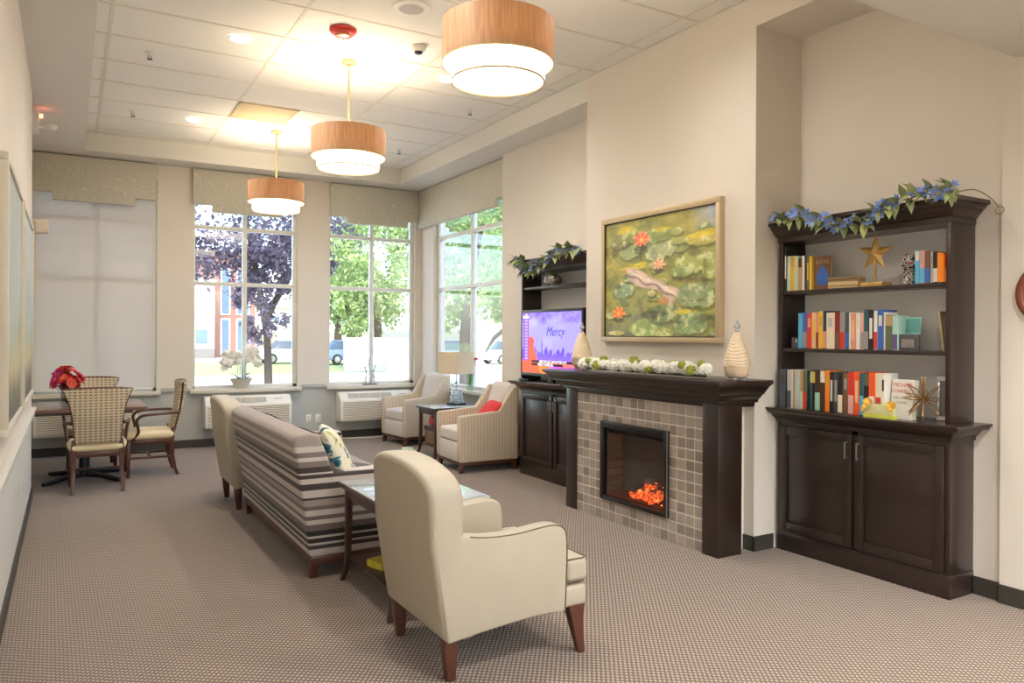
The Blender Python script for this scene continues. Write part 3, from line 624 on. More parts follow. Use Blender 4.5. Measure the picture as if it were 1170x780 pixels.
# local: x right (towards the camera end), y back, z up
MB().box(-.565, .565, 0, .045, .07, .755).build('casing', BLACKP, t, bevel=.006)
bz = MB()
for a, b, z0, z1 in ((-.565, .565, .725, .755), (-.565, .565, .07, .105), (-.565, -.54, .105, .725), (.54, .565, .105, .725)): bz.box(a, b, -.006, .002, z0, z1)
bz.build('bezel', mat('bezel_grey', c(70, 66, 64), .35, var=.1), t, bevel=.002)
def L3(r, g, b): return np.array(c(r, g, b))
def nz(u, v, s, sd=0):
    """fractal value noise, about -1..1"""
    r = np.random.default_rng(int(sd*10)+11); out = 0*u; amp = 1.
    for k in range(4):
        q = s*.35*2**k; n = int(q)+3; g = r.uniform(-1, 1, (n+1, n+1)); x, y = u*q, v*q; i, j = x.astype(int), y.astype(int); fx, fy = x-i, y-j; fx = fx*fx*(3-2*fx); fy = fy*fy*(3-2*fy)
        out = out+amp*((g[j, i]*(1-fx)+g[j, i+1]*fx)*(1-fy)+(g[j+1, i]*(1-fx)+g[j+1, i+1]*fx)*fy); amp *= .55
    return out
def mixc(col, new, mask): return col*(1-mask[..., None])+new*mask[..., None]
def sm(x, w=.01): return np.clip(.5-x/(2*w), 0, 1)
def tvpic(u, v):
    col = np.zeros(u.shape+(3,))+L3(128, 122, 232); col = mixc(col, L3(92, 66, 232), np.clip((v-.78)*4+.4*nz(u, v, 30), 0, 1))
    col = mixc(col, L3(150, 146, 240), np.clip(.5*nz(u, v, 14, 3), 0, .6))
    sk = .36+.05*np.sign(np.sin(u*47))*np.sin(u*19)+.03*np.sin(u*90)+.30*np.clip(1-np.abs(u-.36)/.012, 0, 1)
    col = mixc(col, L3(86, 60, 224), sm(v-sk, .012)); col = mixc(col, L3(112, 92, 236), sm(v-.3, .05)*.5)
    col = mixc(col, L3(238, 92, 96), sm(v-.2-.02*np.sin(u*40), .01)); col = mixc(col, L3(240, 110, 30), sm(v-.115)*sm(u-.5)*sm(.13-u)); col = mixc(col, L3(196, 84, 214), sm(v-.13)*sm(u-.7)*sm(.5-u))
    man = sm(np.hypot((u-.15)/.075, (v-.52)/.075)-1, .1); body = sm(np.maximum(np.abs(u-.15)/(.05+.13*np.clip((.5-v)/.5, 0, 1)), (v-.48)*5+.9)-1, .08)
    col = mixc(col, L3(240, 74, 44), np.maximum(man, body)); col = mixc(col, L3(196, 60, 60), man*.6)
    film = sm(np.abs(u-.07)-.05, .005)*sm(.2-v); col = mixc(col, L3(110, 40, 140), film); col = mixc(col, L3(140, 130, 240), film*sm(np.abs(u-.075)-.028, .004)*sm(np.abs(np.mod(v*19, 1)-.5)-.32, .1))
    col = mixc(col, L3(200, 190, 240), sm(np.abs(v-.93)-.02)*sm(u-.12)*sm(.02-u))
    bar = sm(np.abs(v-.19)-.022, .004)*sm(u-.97)*sm(.17-u)+sm(np.abs(v-.14)-.022, .004)*sm(u-.72)*sm(.17-u); bar = np.clip(bar, 0, 1); col = mixc(col, L3(22, 12, 30), bar)
    return col
tvm = attr_mat('screen_print', .2, emit=.75)
sc_ = paint('screen', 1.08, .62, 170, 110, tvpic, tvm, t); sc_.location = (0, -.003, .105)
TXW = mat('caption_white', (.9, .9, .92), .5, emit=(.9, .9, .95), es=.7); TXB = mat('script_ink', c(70, 60, 140), .5, emit=c(60, 48, 130), es=.5)
text('caption', 'AND WE ALL LIVE IN THE CITY', .036, TXW, sc_, (.05, -.002, .118), RX90); text('caption', 'MERCY IS SPECIAL', .036, TXW, sc_, (-.08, -.002, .087), RX90)
text('title_script', 'Mercy', .13, TXB, sc_, (.09, -.002, .42), RX90, shear=.35)
MB().box(-.05, .05, .005, .035, .012, .09).build('stand_neck', BLACKP, t, bevel=.004)
MB().box(-.30, .30, -.10, .12, .0, .012).build('stand_base', mat('dark_silver', c(120, 118, 116), .3, .7), t, bevel=.004)
t = thing('cable_box', 'slim black cable box lying beside the television foot', 'media box', (4.22, 6.93, 1.0)); MB().box(-.06, .06, -.10, .10, .004, .032).build('case', BLACKP, t, bevel=.004)
for s in (-1, 1): MB().box(-.05, .05, s*.07-.008, s*.07+.008, 0, .005).build('foot', BLACKP, t)

# ------------------------------------------------------------------ mantel ornaments
VASE = mat('ribbed_cream_ceramic', c(226, 204, 174), .45, var=.08, scale=20)
def vase(label, x, y):
    t = thing('ornamental_vase', label, 'vase', (x, y, 1.20), group='tapered ribbed vases with glass stoppers')
    pr = [(0, .018), (.05, .018), (.072, .03), (.083, .06), (.088, .095)]
    pr += [(.088*(1-.86*((k/44)**1.55)), .095+k*.00525) for k in range(1, 45)]
    b = MB().lathe(pr, 32, cap=False)
    rib = [(p[0]+(.0030 if (i % 4 < 2 and i > 4) else 0)*min(1, p[0]/.03), p[1]) for i, p in enumerate(pr)]
    b = MB().lathe(rib, 32, cap=False).map(lambda X, Y, Z: (X, Y, Z+.006*math.sin(2.5*math.atan2(Y, X)+Z*30)*(1 if Z > .04 else 0)))
    b.build('body', VASE, t, smooth=60)
    for k in range(4): a = k*PI/2+.6; MB().lathe([(0, 0), (.014, .002), (.018, .012), (.012, .022), (0, .024)], 10, (.05*math.cos(a), .05*math.sin(a), 0), cap=False).build('glass_foot', CRYST, t)
    MB().lathe([(.012, .322), (.015, .33), (.006, .338), (.019, .352), (.022, .366), (.012, .38), (.004, .40), (.0, .405)], 14, cap=False).build('stopper', CRYST, t)
vase('tapered cream ribbed vase at the television end of the mantel', 3.80, 5.36); vase('tapered cream ribbed vase at the bookcase end of the mantel', 3.86, 3.655)
def bloom(n, R, pet, mats, sd):
    """a ball of little four-petal florets"""
    rr = random.Random(sd); b = MB()
    for k in range(n):
        z = 1-1.75*(k+.5)/n; a = k*2.39996; q = math.sqrt(max(0, 1-z*z)); d = Vector((q*math.cos(a), q*math.sin(a), z*.8)); cpt = d*R*rr.uniform(.82, 1.08)
        e1 = d.orthogonal().normalized(); e2 = d.cross(e1).normalized(); ph = rr.random()*PI
        e1, e2 = e1*math.cos(ph)+e2*math.sin(ph), e2*math.cos(ph)-e1*math.sin(ph)
        for s in range(4):
            f = (e1, e2, -e1, -e2)[s]; g = (e2, -e1, -e2, e1)[s]
            b.add([cpt, cpt+f*pet*.6+g*pet*.5+d*pet*.15, cpt+f*pet*1.25+d*pet*.05, cpt+f*pet*.6-g*pet*.5+d*pet*.15], [(0, 1, 2, 3)])
    return mesh_of(b, 'bloom', mats, smooth=0)
def leaf_mesh(l, w, mt, name='leaf', curl=.25):
    vs = []; n = 5
    for k in range(n+1):
        u = k/n; h = w*math.sin(PI*min(1, u*1.05+.02))**.8*(1-.35*u) if k < n else 0; z = -curl*l*u*u
        vs += [(u*l, -h, z+h*.25), (u*l, 0, z), (u*l, h, z+h*.25)]
    fs = []
    for k in range(n): a = k*3; fs += [(a, a+3, a+4, a+1), (a+1, a+4, a+5, a+2)]
    b = MB(); b.add(vs, fs); return mesh_of(b, name, mt, smooth=60)
gl = thing('mantel_garland', 'white hydrangea garland with lime leaves lying along the mantel', 'garland', (3.72, 4.52, 1.20), world=True)
MB().tube([(3.72+.01*math.sin(k*1.3), 3.80+k*.07, 1.222) for k in range(21)], .008).build('stem', LEAFD, gl)
blm = [bloom(46, .05, .02, WHITEF, k) for k in range(3)]; lim = bloom(26, .042, .024, LIME, 9)
for k in range(30):
    inst(blm[k % 3], 'bloom', gl, (random.uniform(-.035, .03), 3.80+k*.0485-OFF[gl].y, .055+random.uniform(0, .016)), rz(random.random()*6), random.uniform(.82, 1.12))
for f, dx, dz, sc in ((.93, -.03, .03, .7), (.82, -.05, .005, .9), (.79, -.02, .05, .75), (.53, -.01, .055, .8), (.47, -.02, .04, .6), (.38, -.05, -.005, .6), (.22, -.01, .05, .55), (.14, -.03, .04, .7), (.07, -.04, .01, .8), (.02, -.01, .055, .6), (.98, -.03, .03, .5)):
    inst(lim, 'leaf_cluster', gl, (dx, 3.80+f*1.41-OFF[gl].y, .05+dz), rz(f*9), sc)
# painting
def pond(u, v):
    def pt(x, y): uu = (x-18)/574; yt = 135-100*uu; return uu, 1-(y-yt)/((742+6*uu)-yt)
    n1, n2, n3 = nz(u, v, 9, 1), nz(u, v, 24, 5), nz(u, v, 60, 8)
    col = np.zeros(u.shape+(3,))+L3(158, 154, 82); col = mixc(col, L3(188, 180, 104), np.clip(.5+.7*n1, 0, 1)*.7); col = mixc(col, L3(96, 104, 74), np.clip(.6*n2+.1, 0, .7))
    col = mixc(col, L3(104, 116, 106), np.clip((.32-v)*2.2+.5*n1-u*.5, 0, .9)); col = mixc(col, L3(150, 160, 176), np.clip(1-np.hypot((u-.97)/.2, (v-.95)/.2)+.3*n2, 0, 1))
    col = mixc(col, L3(176, 164, 96), np.clip(1-np.hypot((u-.72)/.25, (v-.9)/.14)+.4*n2, 0, 1)*.7)
    pads = [(320,265,92,62,176,186,138),(160,285,66,44,160,174,120),(150,190,60,40,186,190,96),(285,195,120,34,150,164,92),(450,235,40,30,150,160,100),(130,485,62,46,140,164,124),(480,345,98,58,176,184,104),(430,390,60,30,150,166,96),(500,525,92,64,150,168,116),(470,672,84,66,146,168,112),(245,702,76,54,164,184,110),(345,620,70,46,132,146,98),(560,380,44,60,170,180,98),(350,725,50,34,158,170,92),(520,215,80,34,192,182,92),(95,230,50,40,150,150,96)]
    q_ = random.Random(12)
    pads = pads[:6]+[(q_.uniform(30, 590), q_.uniform(150, 730), q_.uniform(22, 48), q_.uniform(12, 26), *q_.choice([(150, 160, 96), (176, 176, 104), (124, 140, 92), (190, 184, 120)])) for _ in range(26)]+pads[6:]
    for (x, y, a, b, r, g, bb) in pads:
        uu, vv = pt(x, y); d = np.hypot((u-uu)/(a/574), (v-vv)/(b/640))+.22*n2+.12*n3
        col = mixc(col, L3(78, 84, 54), sm(np.hypot((u-uu-.006)/(a/574), (v-vv+.02)/(b/640))+.25*n2-1.05, .1)*.6)
        sh = np.clip(.5+.5*np.sin(np.arctan2(v-vv, u-uu)*9+n2*3), 0, 1); k = sm(d-1, .05)
        col = mixc(col, L3(r, g, bb)*.88+sh[..., None]*.05, k); col = mixc(col, L3(206, 206, 160), k*np.clip(n3*1.2-.15, 0, .6))
    for (x, y, a, b) in ((70,285,55,32),(500,288,38,16),(470,440,50,14),(225,300,12,40),(540,420,14,70),(480,550,50,10),(90,470,30,14),(270,625,70,12),(560,640,40,22),(400,430,30,14)):
        uu, vv = pt(x, y); col = mixc(col, L3(72, 58, 54), sm(np.hypot((u-uu)/(a/574), (v-vv)/(b/640))+.6*n2+.35*n3-1, .4)*.55)
    for (x, y, a, b) in ((140,165,36,18),(215,350,40,9),(520,200,55,14),(440,610,50,10),(560,185,30,12),(330,165,40,10),(180,370,60,8)):
        uu, vv = pt(x, y); col = mixc(col, L3(214, 194, 70), sm(np.hypot((u-uu)/(a/574), (v-vv)/(b/640))+.5*n3-1, .2)*.9)
    h, tl = pt(135, 380), pt(375, 510); dx, dy = tl[0]-h[0], tl[1]-h[1]; ln = math.hypot(dx, dy); s = ((u-h[0])*dx+(v-h[1])*dy)/ln**2; w = ((u-h[0])*-dy+(v-h[1])*dx)/ln+.012*np.sin(s*6)
    wid = .062*np.sqrt(np.clip(s*5, 0, 1))*(1-.62*np.clip(s, 0, 1)**1.5)+.18*np.clip(s-.86, 0, 1)+.008*n2; fish = sm(np.abs(w)-wid, .008)*sm(-s, .02)*sm(s-1.12, .05)
    col = mixc(col, L3(206, 184, 170), fish); col = mixc(col, L3(226, 210, 196), fish*sm(np.abs(w-.012)-.012, .01)); col = mixc(col, L3(108, 84, 84), fish*sm(np.abs(w+.014+.014*np.sin(s*16))-.007, .008)*.9); col = mixc(col, L3(206, 158, 84), fish*sm(s-.06, .03)*.8)
    tf = pt(345, 548); col = mixc(col, L3(206, 150, 96), sm(np.hypot((u-tf[0])/.05, (v-tf[1])/.03)+.3*n2-1, .2)*.8)
    for (x, y, R, A, B) in ((225,220,.085,(236,110,88),(250,160,130)),(320,355,.06,(216,150,140),(240,200,170)),(97,617,.068,(238,104,60),(252,170,90))):
        uu, vv = pt(x, y); an = np.arctan2(v-vv, u-uu); rr = np.hypot(u-uu, (v-vv)*1.1); pet = R*(.62+.38*np.abs(np.cos(an*3.5)))*(1-.35*np.clip(-np.sin(an), 0, 1)); k = sm(rr-pet, .008)
        col = mixc(col, L3(60, 56, 50), sm(np.hypot((u-uu)/(R*.8), (v-vv+R*.8)/(R*.35))-1, .2)*.7); col = mixc(col, L3(*A), k); col = mixc(col, L3(*B), k*np.clip(np.cos(an*7), 0, 1)); col = mixc(col, L3(250, 200, 90), sm(np.hypot(u-uu, v-vv-.0)-R*.2, .01))
    return np.clip(col*(1.2+.20*n3[..., None]+.10*n2[..., None]), 0, 1)
t = thing('pond_painting', 'framed painting of a koi and pink water lilies above the mantel', 'painting', (XF-.028, 4.727, 1.44), rz=-PI/2)
MB().box(-.70, .70, 0, .026, .03, 1.05).build('backing', BLACKP, t)
cv = paint('canvas', 1.335, .985, 300, 230, pond, attr_mat('oil_paint', .45, bump=.25), t); cv.location = (0, -.003, .042)
fm = MB()
for a, b, z0, z1 in ((-.712, .712, 1.025, 1.07), (-.712, .712, 0, .042), (-.712, -.675, .042, 1.025), (.668, .712, .042, 1.025)): fm.box(a, b, -.022, .027, z0, z1)
fm.build('frame', mat('champagne_frame', c(196, 176, 142), .38, .35, var=.06, scale=20), t, bevel=.004)
lip = MB()
for a, b, z0, z1 in ((-.676, .669, 1.018, 1.028), (-.676, .669, .040, .050), (-.676, -.666, .05, 1.018), (.659, .669, .05, 1.018)): lip.box(a, b, -.010, .004, z0, z1)
lip.build('inner_lip', BLACKP, t)
# landscape pictures on the left wall
def scape(seed):
    def f(u, v):
        n1, n2 = nz(u, v, 6, seed), nz(u, v, 18, seed+3); col = np.zeros(u.shape+(3,))+L3(166, 178, 178); col = mixc(col, L3(196, 206, 204), np.clip(v+.4*n1-.3, 0, 1))
        col = mixc(col, L3(150, 160, 120), sm(v-.38-.08*n1, .12)); col = mixc(col, L3(196, 178, 120), sm(np.abs(v-.22-.05*n1)-.06, .06)); col = mixc(col, L3(84, 92, 82), sm(v-.14-.06*n2, .06)); return col
    return f
for k, (y0, y1, lb) in enumerate(((4.30, 5.66, 'pale framed landscape picture on the left wall, nearer of two'), (5.84, 7.24, 'pale framed landscape picture on the left wall, farther of two'))):
    t = thing('landscape_picture', lb, 'picture', (XL+.03, (y0+y1)/2, 1.0), rz=PI/2, group='landscape pictures on the left wall'); w = y1-y0
    MB().box(-w/2+.02, w/2-.02, 0, .028, .02, 1.33).build('backing', BLACKP, t)
    cv = paint('canvas', w-.08, 1.27, 60, 60, scape(k*4+2), attr_mat('landscape_print%d' % k, .3), t); cv.location = (0, -.002, .04)
    fm = MB()
    for a, b, z0, z1 in ((-w/2, w/2, 1.31, 1.35), (-w/2, w/2, 0, .04), (-w/2, -w/2+.04, .04, 1.31), (w/2-.04, w/2, .04, 1.31)): fm.box(a, b, -.015, .029, z0, z1)
    fm.build('frame', TRIM, t, bevel=.004)
# round wall clock edge on the hall wall
t = thing('wall_clock', 'round wooden wall clock cut off at the right edge', 'clock', (XH, 2.07, 1.735))
tor = [(.155+.022*math.cos(a), .018+.018*math.sin(a)) for a in [k*2*PI/14 for k in range(15)]]
R_ = lambda x, y, z: (-z, y, x)
MB().lathe(tor, 40, cap=False).map(R_).build('rim', mat('red_brown_wood', c(120, 62, 40), .35, var=.25), t)
MB().lathe([(0, .001), (.15, .001), (.15, .010), (0, .012)], 40, cap=False).map(R_).build('face', mat('clock_face', c(214, 194, 140), .5), t)
MB().box(-.016, -.013, -.003, .003, 0, .10).box(-.016, -.013, -.06, 0, -.003, .003).build('hands', BLACKP, t)
#==FURN2==
# ------------------------------------------------------------------ cream armchairs
def arc(pts, n=6):
    """Catmull-Rom through points (any dimension)"""
    out = []; P = [pts[0]]+list(pts)+[pts[-1]]
    for i in range(1, len(P)-2):
        for k in range(n):
            u = k/n; a, b, d, e = (np.array(P[i+j], float) for j in (-1, 0, 1, 2))
            out.append(tuple(.5*((2*b)+(d-a)*u+(2*a-5*b+4*d-e)*u*u+(-a+3*b-3*d+e)*u**3)))
    out.append(tuple(pts[-1])); return out
def cream_chair():
    t = thing('armchair', '', 'armchair', group='cream leather armchairs')
    top = arc([(-.405, .675), (-.30, .645), (-.15, .617), (0, .613), (.12, .624), (.20, .628), (.25, .612), (.274, .57), (.277, .45), (.268, .215)], 4)
    bot = arc([(.268, .215), (.12, .222), (-.1, .208), (-.33, .182)], 4)
    prof = top+bot[1:]
    for s in (-1, 1):
        a, b = (s*.352, s*.262); MB().prism(prof if s*-1 > 0 else prof, 'y', min(a, b), max(a, b)).build('arm', CREAM, t, bevel=.018, seg=3, smooth=50)
        MB().tube([(x, s*.347, z-.004) for x, z in top if x > -.235 or z < .6], .0042, 6).build('piping', PIPING, t)
    out = [(-.345, .18), (-.352, .5), (-.354, .66), (-.352, .77)]
    left = arc(out+[(-.335, .852), (-.28, .905), (-.15, .945), (0, .955)], 4)
    poly = left+[(-y, z) for y, z in reversed(left[:-1])]
    bk = MB().prism(poly, 'x', -.34, -.185)
    ob = bk.build('back', CREAM, t, bevel=.03, seg=3, smooth=60)
    for v in ob.data.vertices:
        z = v.co.z; v.co.x += -.165*(z-.18)+(.03*max(0, (z-.55))*(1 if v.co.x > -.25 else 0))
        v.co.x += .03*(abs(v.co.y)/.35)**2*max(0, min(1, (z-.6)/.2))
    cu = MB().rbox(-.22, .405, -.258, .258, .335, .455, .03, .025).rbox(.283, .407, -.34, .34, .338, .452, .028, .006).build('seat_cushion', CREAM, t)
    for z in (.448, .343): MB().tube([(.285, -.333, z), (.38, -.333, z), (.40, -.315, z), (.40, .315, z), (.38, .333, z), (.285, .333, z)], .004, 6).build('piping', PIPING, cu)
    MB().prism([(-.25, .19), (.395, .235), (.40, .33), (-.25, .33)], 'y', -.262, .262).build('seat_base', CREAM, t, bevel=.012, seg=3)
    MB().box(.24, .40, -.34, .34, .225, .325).build('front_rail', CREAM, t, bevel=.02, seg=3)
    MB().box(-.30, .24, -.26, .26, .19, .21).build('under_frame', BLACKP, t)
    for s in (-1, 1):
        MB().taper([(.345, s*.305, .245, .048, .03), (.35, s*.308, .17, .034, .026), (.362, s*.314, .08, .024, .021), (.375, s*.32, 0, .018, .017)]).build('leg', WOODL, t, bevel=.004)
        MB().taper([(-.30, s*.29, .19, .032, .03), (-.295, s*.288, .09, .027, .025), (-.29, s*.285, 0, .02, .02)]).build('leg', WOODL, t, bevel=.004)
    return t
a1 = cream_chair(); a1.location = (1.72, 3.275, 0); a1['label'] = 'cream leather armchair with brown piping nearest to the camera'
a2 = copy_tree(a1); a2.location = (1.54, 7.06, 0); a2['label'] = 'cream leather armchair seen edge-on beyond the striped sofa'
# ------------------------------------------------------------------ striped sofa
t = thing('sofa', 'long grey and taupe striped sofa with its back to the left wall', 'sofa', (1.65, 5.63, 0), world=True)
y0, y1 = 4.62, 6.64
bp = arc([(1.268, .135), (1.235, .40), (1.185, .70), (1.162, .83), (1.172, .868), (1.205, .886), (1.29, .886), (1.335, .845), (1.40, .68), (1.47, .45), (1.49, .135)], 4)
MB().prism(bp, 'y', y0, y1).build('back', SOFA, t, bevel=.022, seg=3, smooth=50)
for a, b in ((y0+.004, y0+.155), (y1-.155, y1-.004)):
    MB().prism([(1.385, .135), (1.385, .638), (1.95, .648), (2.06, .648), (2.07, .135)], 'y', a, b).build('arm', SOFA, t, bevel=.022, seg=3, smooth=50)
n = 3; w = (y1-y0-.31)/n
for k in range(n): MB().rbox(1.42, 2.08, y0+.157+k*w, y0+.153+(k+1)*w, .33, .475, .035, .03).build('seat_cushion', SOFA, t)
for k in range(n): MB().rbox(1.36, 1.50, y0+.157+k*w, y0+.153+(k+1)*w, .47, .86, .05, 0, fn=lambda x, y, z: (x-.25*(z-.47), y, z)).build('back_cushion', SOFA, t)
MB().box(1.40, 2.05, y0+.15, y1-.15, .135, .335).build('front_rail', SOFA, t, bevel=.01)
MB().tube([(1.34, y0+.02+k*.0, .885) if k == 0 else (1.335, y0+.02+(y1-y0-.04)*k/12, .868+.006*math.sin(k)) for k in range(13)], .0045, 6).build('piping', mat('dark_piping', c(60, 50, 48), .6), t)
MB().box(1.275, 2.05, y0+.012, y1-.012, .085, .137).build('wood_rail', WOODL, t, bevel=.004)
for x in (1.31, 2.01):
    for y in (y0+.05, y1-.05): MB().taper([(x, y, .12, .032, .032), (x+(-.012 if x < 1.5 else .012), y, 0, .021, .021)]).build('leg', WOODL, t, bevel=.003)
# throw pillow
def pillow_mb(w, h, d):
    def f(x, y, z): k = (1-min(1, abs(x)/(w/2))**2.4)*(1-min(1, abs(z)/(h/2))**2.4); return (x*(1-.06*(1-abs(z)/(h/2))**2*0), y*(.18+.82*k**.6), z)
    return MB().rbox(-w/2, w/2, -d/2, d/2, -h/2, h/2, .05, fn=f, m=10)
mm, tt, pp, N, L = nt('teal_floral_cotton'); tcn = N('ShaderNodeTexCoord'); n1 = N('ShaderNodeTexNoise'); n1.inputs['Scale'].default_value = 9; n1.inputs['Detail'].default_value = 2; n1.inputs['Distortion'].default_value = .8; L(tcn.outputs['Object'], n1.inputs[0])
L(ramp(tt, L, n1.outputs['Fac'], [(0, c(44, 92, 112)), (.40, c(88, 132, 146)), (.46, c(226, 220, 198)), (.60, c(214, 210, 176)), (.66, c(176, 178, 96)), (.72, c(60, 104, 120))]), pp.inputs['Base Color']); pp.inputs['Roughness'].default_value = .85
t = thing('throw_pillow', 'teal and cream floral throw pillow leaning in the near corner of the striped sofa', 'pillow', (1.60, 4.885, .50)); t.rotation_euler = (math.radians(-24), math.radians(0), math.radians(78))
pillow_mb(.42, .42, .16).map(lambda x, y, z: (x, y, z+.215)).build('cushion', mm, t, smooth=60)
# ------------------------------------------------------------------ end table between sofa and near armchair
def frame_table(name, label, x0, x1, y0, y1, zt, wood, shelf, leg=.020):
    t = thing(name, label, 'table', ((x0+x1)/2, (y0+y1)/2, 0), world=True)
    MB().box(x0, x1, y0, y1, zt-.032, zt-.006).build('top', wood, t, bevel=.004)
    MB().box(x0+.004, x1-.004, y0+.004, y1-.004, zt-.006, zt).build('glass_top', mat('pale_glass_top', c(178, 190, 198), .06, var=.02, coat=.5), t, bevel=.002)
    ap = MB(); i = .035
    ap.box(x0+i, x1-i, y0+i, y0+i+.018, zt-.095, zt-.03).box(x0+i, x1-i, y1-i-.018, y1-i, zt-.095, zt-.03).box(x0+i, x0+i+.018, y0+i, y1-i, zt-.095, zt-.03).box(x1-i-.018, x1-i, y0+i, y1-i, zt-.095, zt-.03)
    ap.build('apron', wood, t, bevel=.002)
    MB().box(x0+.05, x1-.05, y0+.05, y1-.05, shelf-.02, shelf).build('shelf', wood, t, bevel=.003)
    for x, sx in ((x0+.05, -1), (x1-.05, 1)):
        for y, sy in ((y0+.05, -1), (y1-.05, 1)):
            MB().taper([(x, y, zt-.03, leg, leg), (x, y, zt*.5, leg*.95, leg*.95), (x+sx*.004, y+sy*.004, zt*.25, leg*.85, leg*.85), (x+sx*.014, y+sy*.014, zt*.1, leg*.75, leg*.75), (x+sx*.03, y+sy*.03, 0, leg*.7, leg*.7)]).build('leg', wood, t, bevel=.004)
    return t
frame_table('end_table', 'dark wood end table with pale glass top between sofa and near armchair', 1.42, 2.03, 3.715, 4.555, .60, WOODE, .15)
YEL = mat('yellow_print', c(206, 196, 60), .6, var=.5, scale=60)
t = thing('book', 'yellow patterned book lying on the low shelf of the end table', 'book', (1.62, 4.22, .15), rz=.3)
MB().box(-.10, .10, -.07, .07, 0, .006).box(-.10, .10, -.07, .07, .034, .04).box(-.104, -.098, -.07, .07, 0, .04).build('cover', YEL, t); MB().box(-.096, .095, -.065, .065, .006, .034).build('pages', mat('page_cream', c(232, 222, 196), .8), t)
t = thing('mug', 'pale green cup standing on the near arm of the striped sofa', 'cup', (1.93, 4.70, .649))
GRN = mat('pale_green_glaze', c(190, 206, 180), .3, var=.05)
MB().lathe([(0, 0), (.022, 0), (.028, .05), (.034, .085), (.037, .098), (.033, .098), (.026, .05), (.02, .01), (0, .01)], 24, cap=False).build('cup', GRN, t)
MB().tube(arc([(.030, 0, .08), (.055, 0, .075), (.055, 0, .04), (.027, 0, .03)], 4), .005, 8).build('handle', GRN, t)
t = thing('bowl', 'small cream lidded bowl on the end table behind the armchair back', 'bowl', (1.90, 4.45, .60)); MB().lathe([(0, 0), (.03, 0), (.05, .03), (.055, .06), (.05, .064), (0, .07)], 24, cap=False).build('body', CREAM, t); MB().lathe([(.012, .068), (.016, .08), (0, .086)], 12, cap=False).build('knob', LIME, t)
t = thing('ornament', 'small pale green ornament near the far edge of the end table', 'ornament', (1.965, 4.36, .60)); MB().rbox(-.02, .02, -.03, .03, 0, .045, .02).build('body', GRN, t); MB().lathe([(0, .035), (.014, .04), (.017, .055), (.010, .068), (0, .07)], 12, (0, -.022, 0), cap=False).build('head', GRN, t)
# ------------------------------------------------------------------ tan armchairs
def tan_chair():
    t = thing('armchair', '', 'armchair', group='tan ribbed armchairs by the side window')
    prof = [(.34, .12), (.345, .59), (.33, .618), (-.13, .655), (-.30, .90), (-.325, .918), (-.37, .915), (-.365, .12)]
    for s in (-1, 1): a, b = sorted((s*.34, s*.258)); MB().prism(prof, 'y', a, b).build('arm', TAN, t, bevel=.014, seg=3, smooth=50)
    MB().box(-.365, -.30, -.262, .262, .12, .60).build('rear_panel', TAN, t)
    MB().rbox(-.30, -.165, -.255, .255, .42, .95, .05, fn=lambda x, y, z: (x-.30*(z-.42)+.03*(1-(y/.26)**2), y, z)).build('back_cushion', TANP, t)
    MB().rbox(-.22, .335, -.255, .255, .325, .465, .03, .03).build('seat_cushion', TANP, t)
    MB().box(-.30, .33, -.26, .26, .12, .325).build('front_panel', TANP, t, bevel=.006)
    MB().box(-.35, .325, -.325, .325, .085, .122).build('base_rail', WOODL, t, bevel=.003)
    for x, k in ((.295, 1), (-.32, -1)):
        for s in (-1, 1): MB().taper([(x, s*.295, .10, .03, .03), (x+k*.02, s*.30, 0, .019, .019)]).build('leg', WOODL, t, bevel=.003)
    return t
b1 = tan_chair(); b1.location = (3.965, 7.645, 0); b1.rotation_euler = (0, 0, PI-.05); b1['label'] = 'tan ribbed armchair with the red pillow beside the hutch'
b2 = copy_tree(b1); b2.location = (4.145, 9.83, 0); b2.rotation_euler = (0, 0, PI+.12); b2['label'] = 'tan ribbed armchair with an empty seat in the far corner'
t = thing('throw_pillow', 'plain red throw pillow on the tan armchair', 'pillow', (3.99, 7.60, .475)); t.rotation_euler = (math.radians(-38), 0, math.radians(-105))
pillow_mb(.46, .34, .17).map(lambda x, y, z: (x, y, z+.165)).build('cushion', mat('red_velvet', c(216, 52, 52), .7, var=.1, scale=20), t, smooth=60)
t = frame_table('side_table', 'dark side table with a lamp between the two tan armchairs', 3.72, 4.36, 8.25, 8.80, .62, WOODE, .16)
t = thing('woven_basket', 'tan woven basket with dark lid under the side table', 'basket', (3.90, 8.52, .16)); MB().box(-.11, .11, -.16, .16, 0, .165).build('body', WOVEN, t, bevel=.012); MB().box(-.115, .115, -.165, .165, .165, .215).build('lid', WOODE, t, bevel=.006)
t = thing('red_pouch', 'red fabric pouch on top of the basket under the side table', 'pouch', (3.88, 8.52, .375)); MB().rbox(-.07, .07, -.10, .10, 0, .12, .045, .015).build('bag', mat('red_cloth', c(206, 70, 66), .7, var=.3, scale=40), t); MB().tube([(-.07, -.05, .09), (-.085, 0, .125), (-.07, .05, .09)], .008).build('tie', mat('pink_tie', c(226, 160, 150), .6), t)
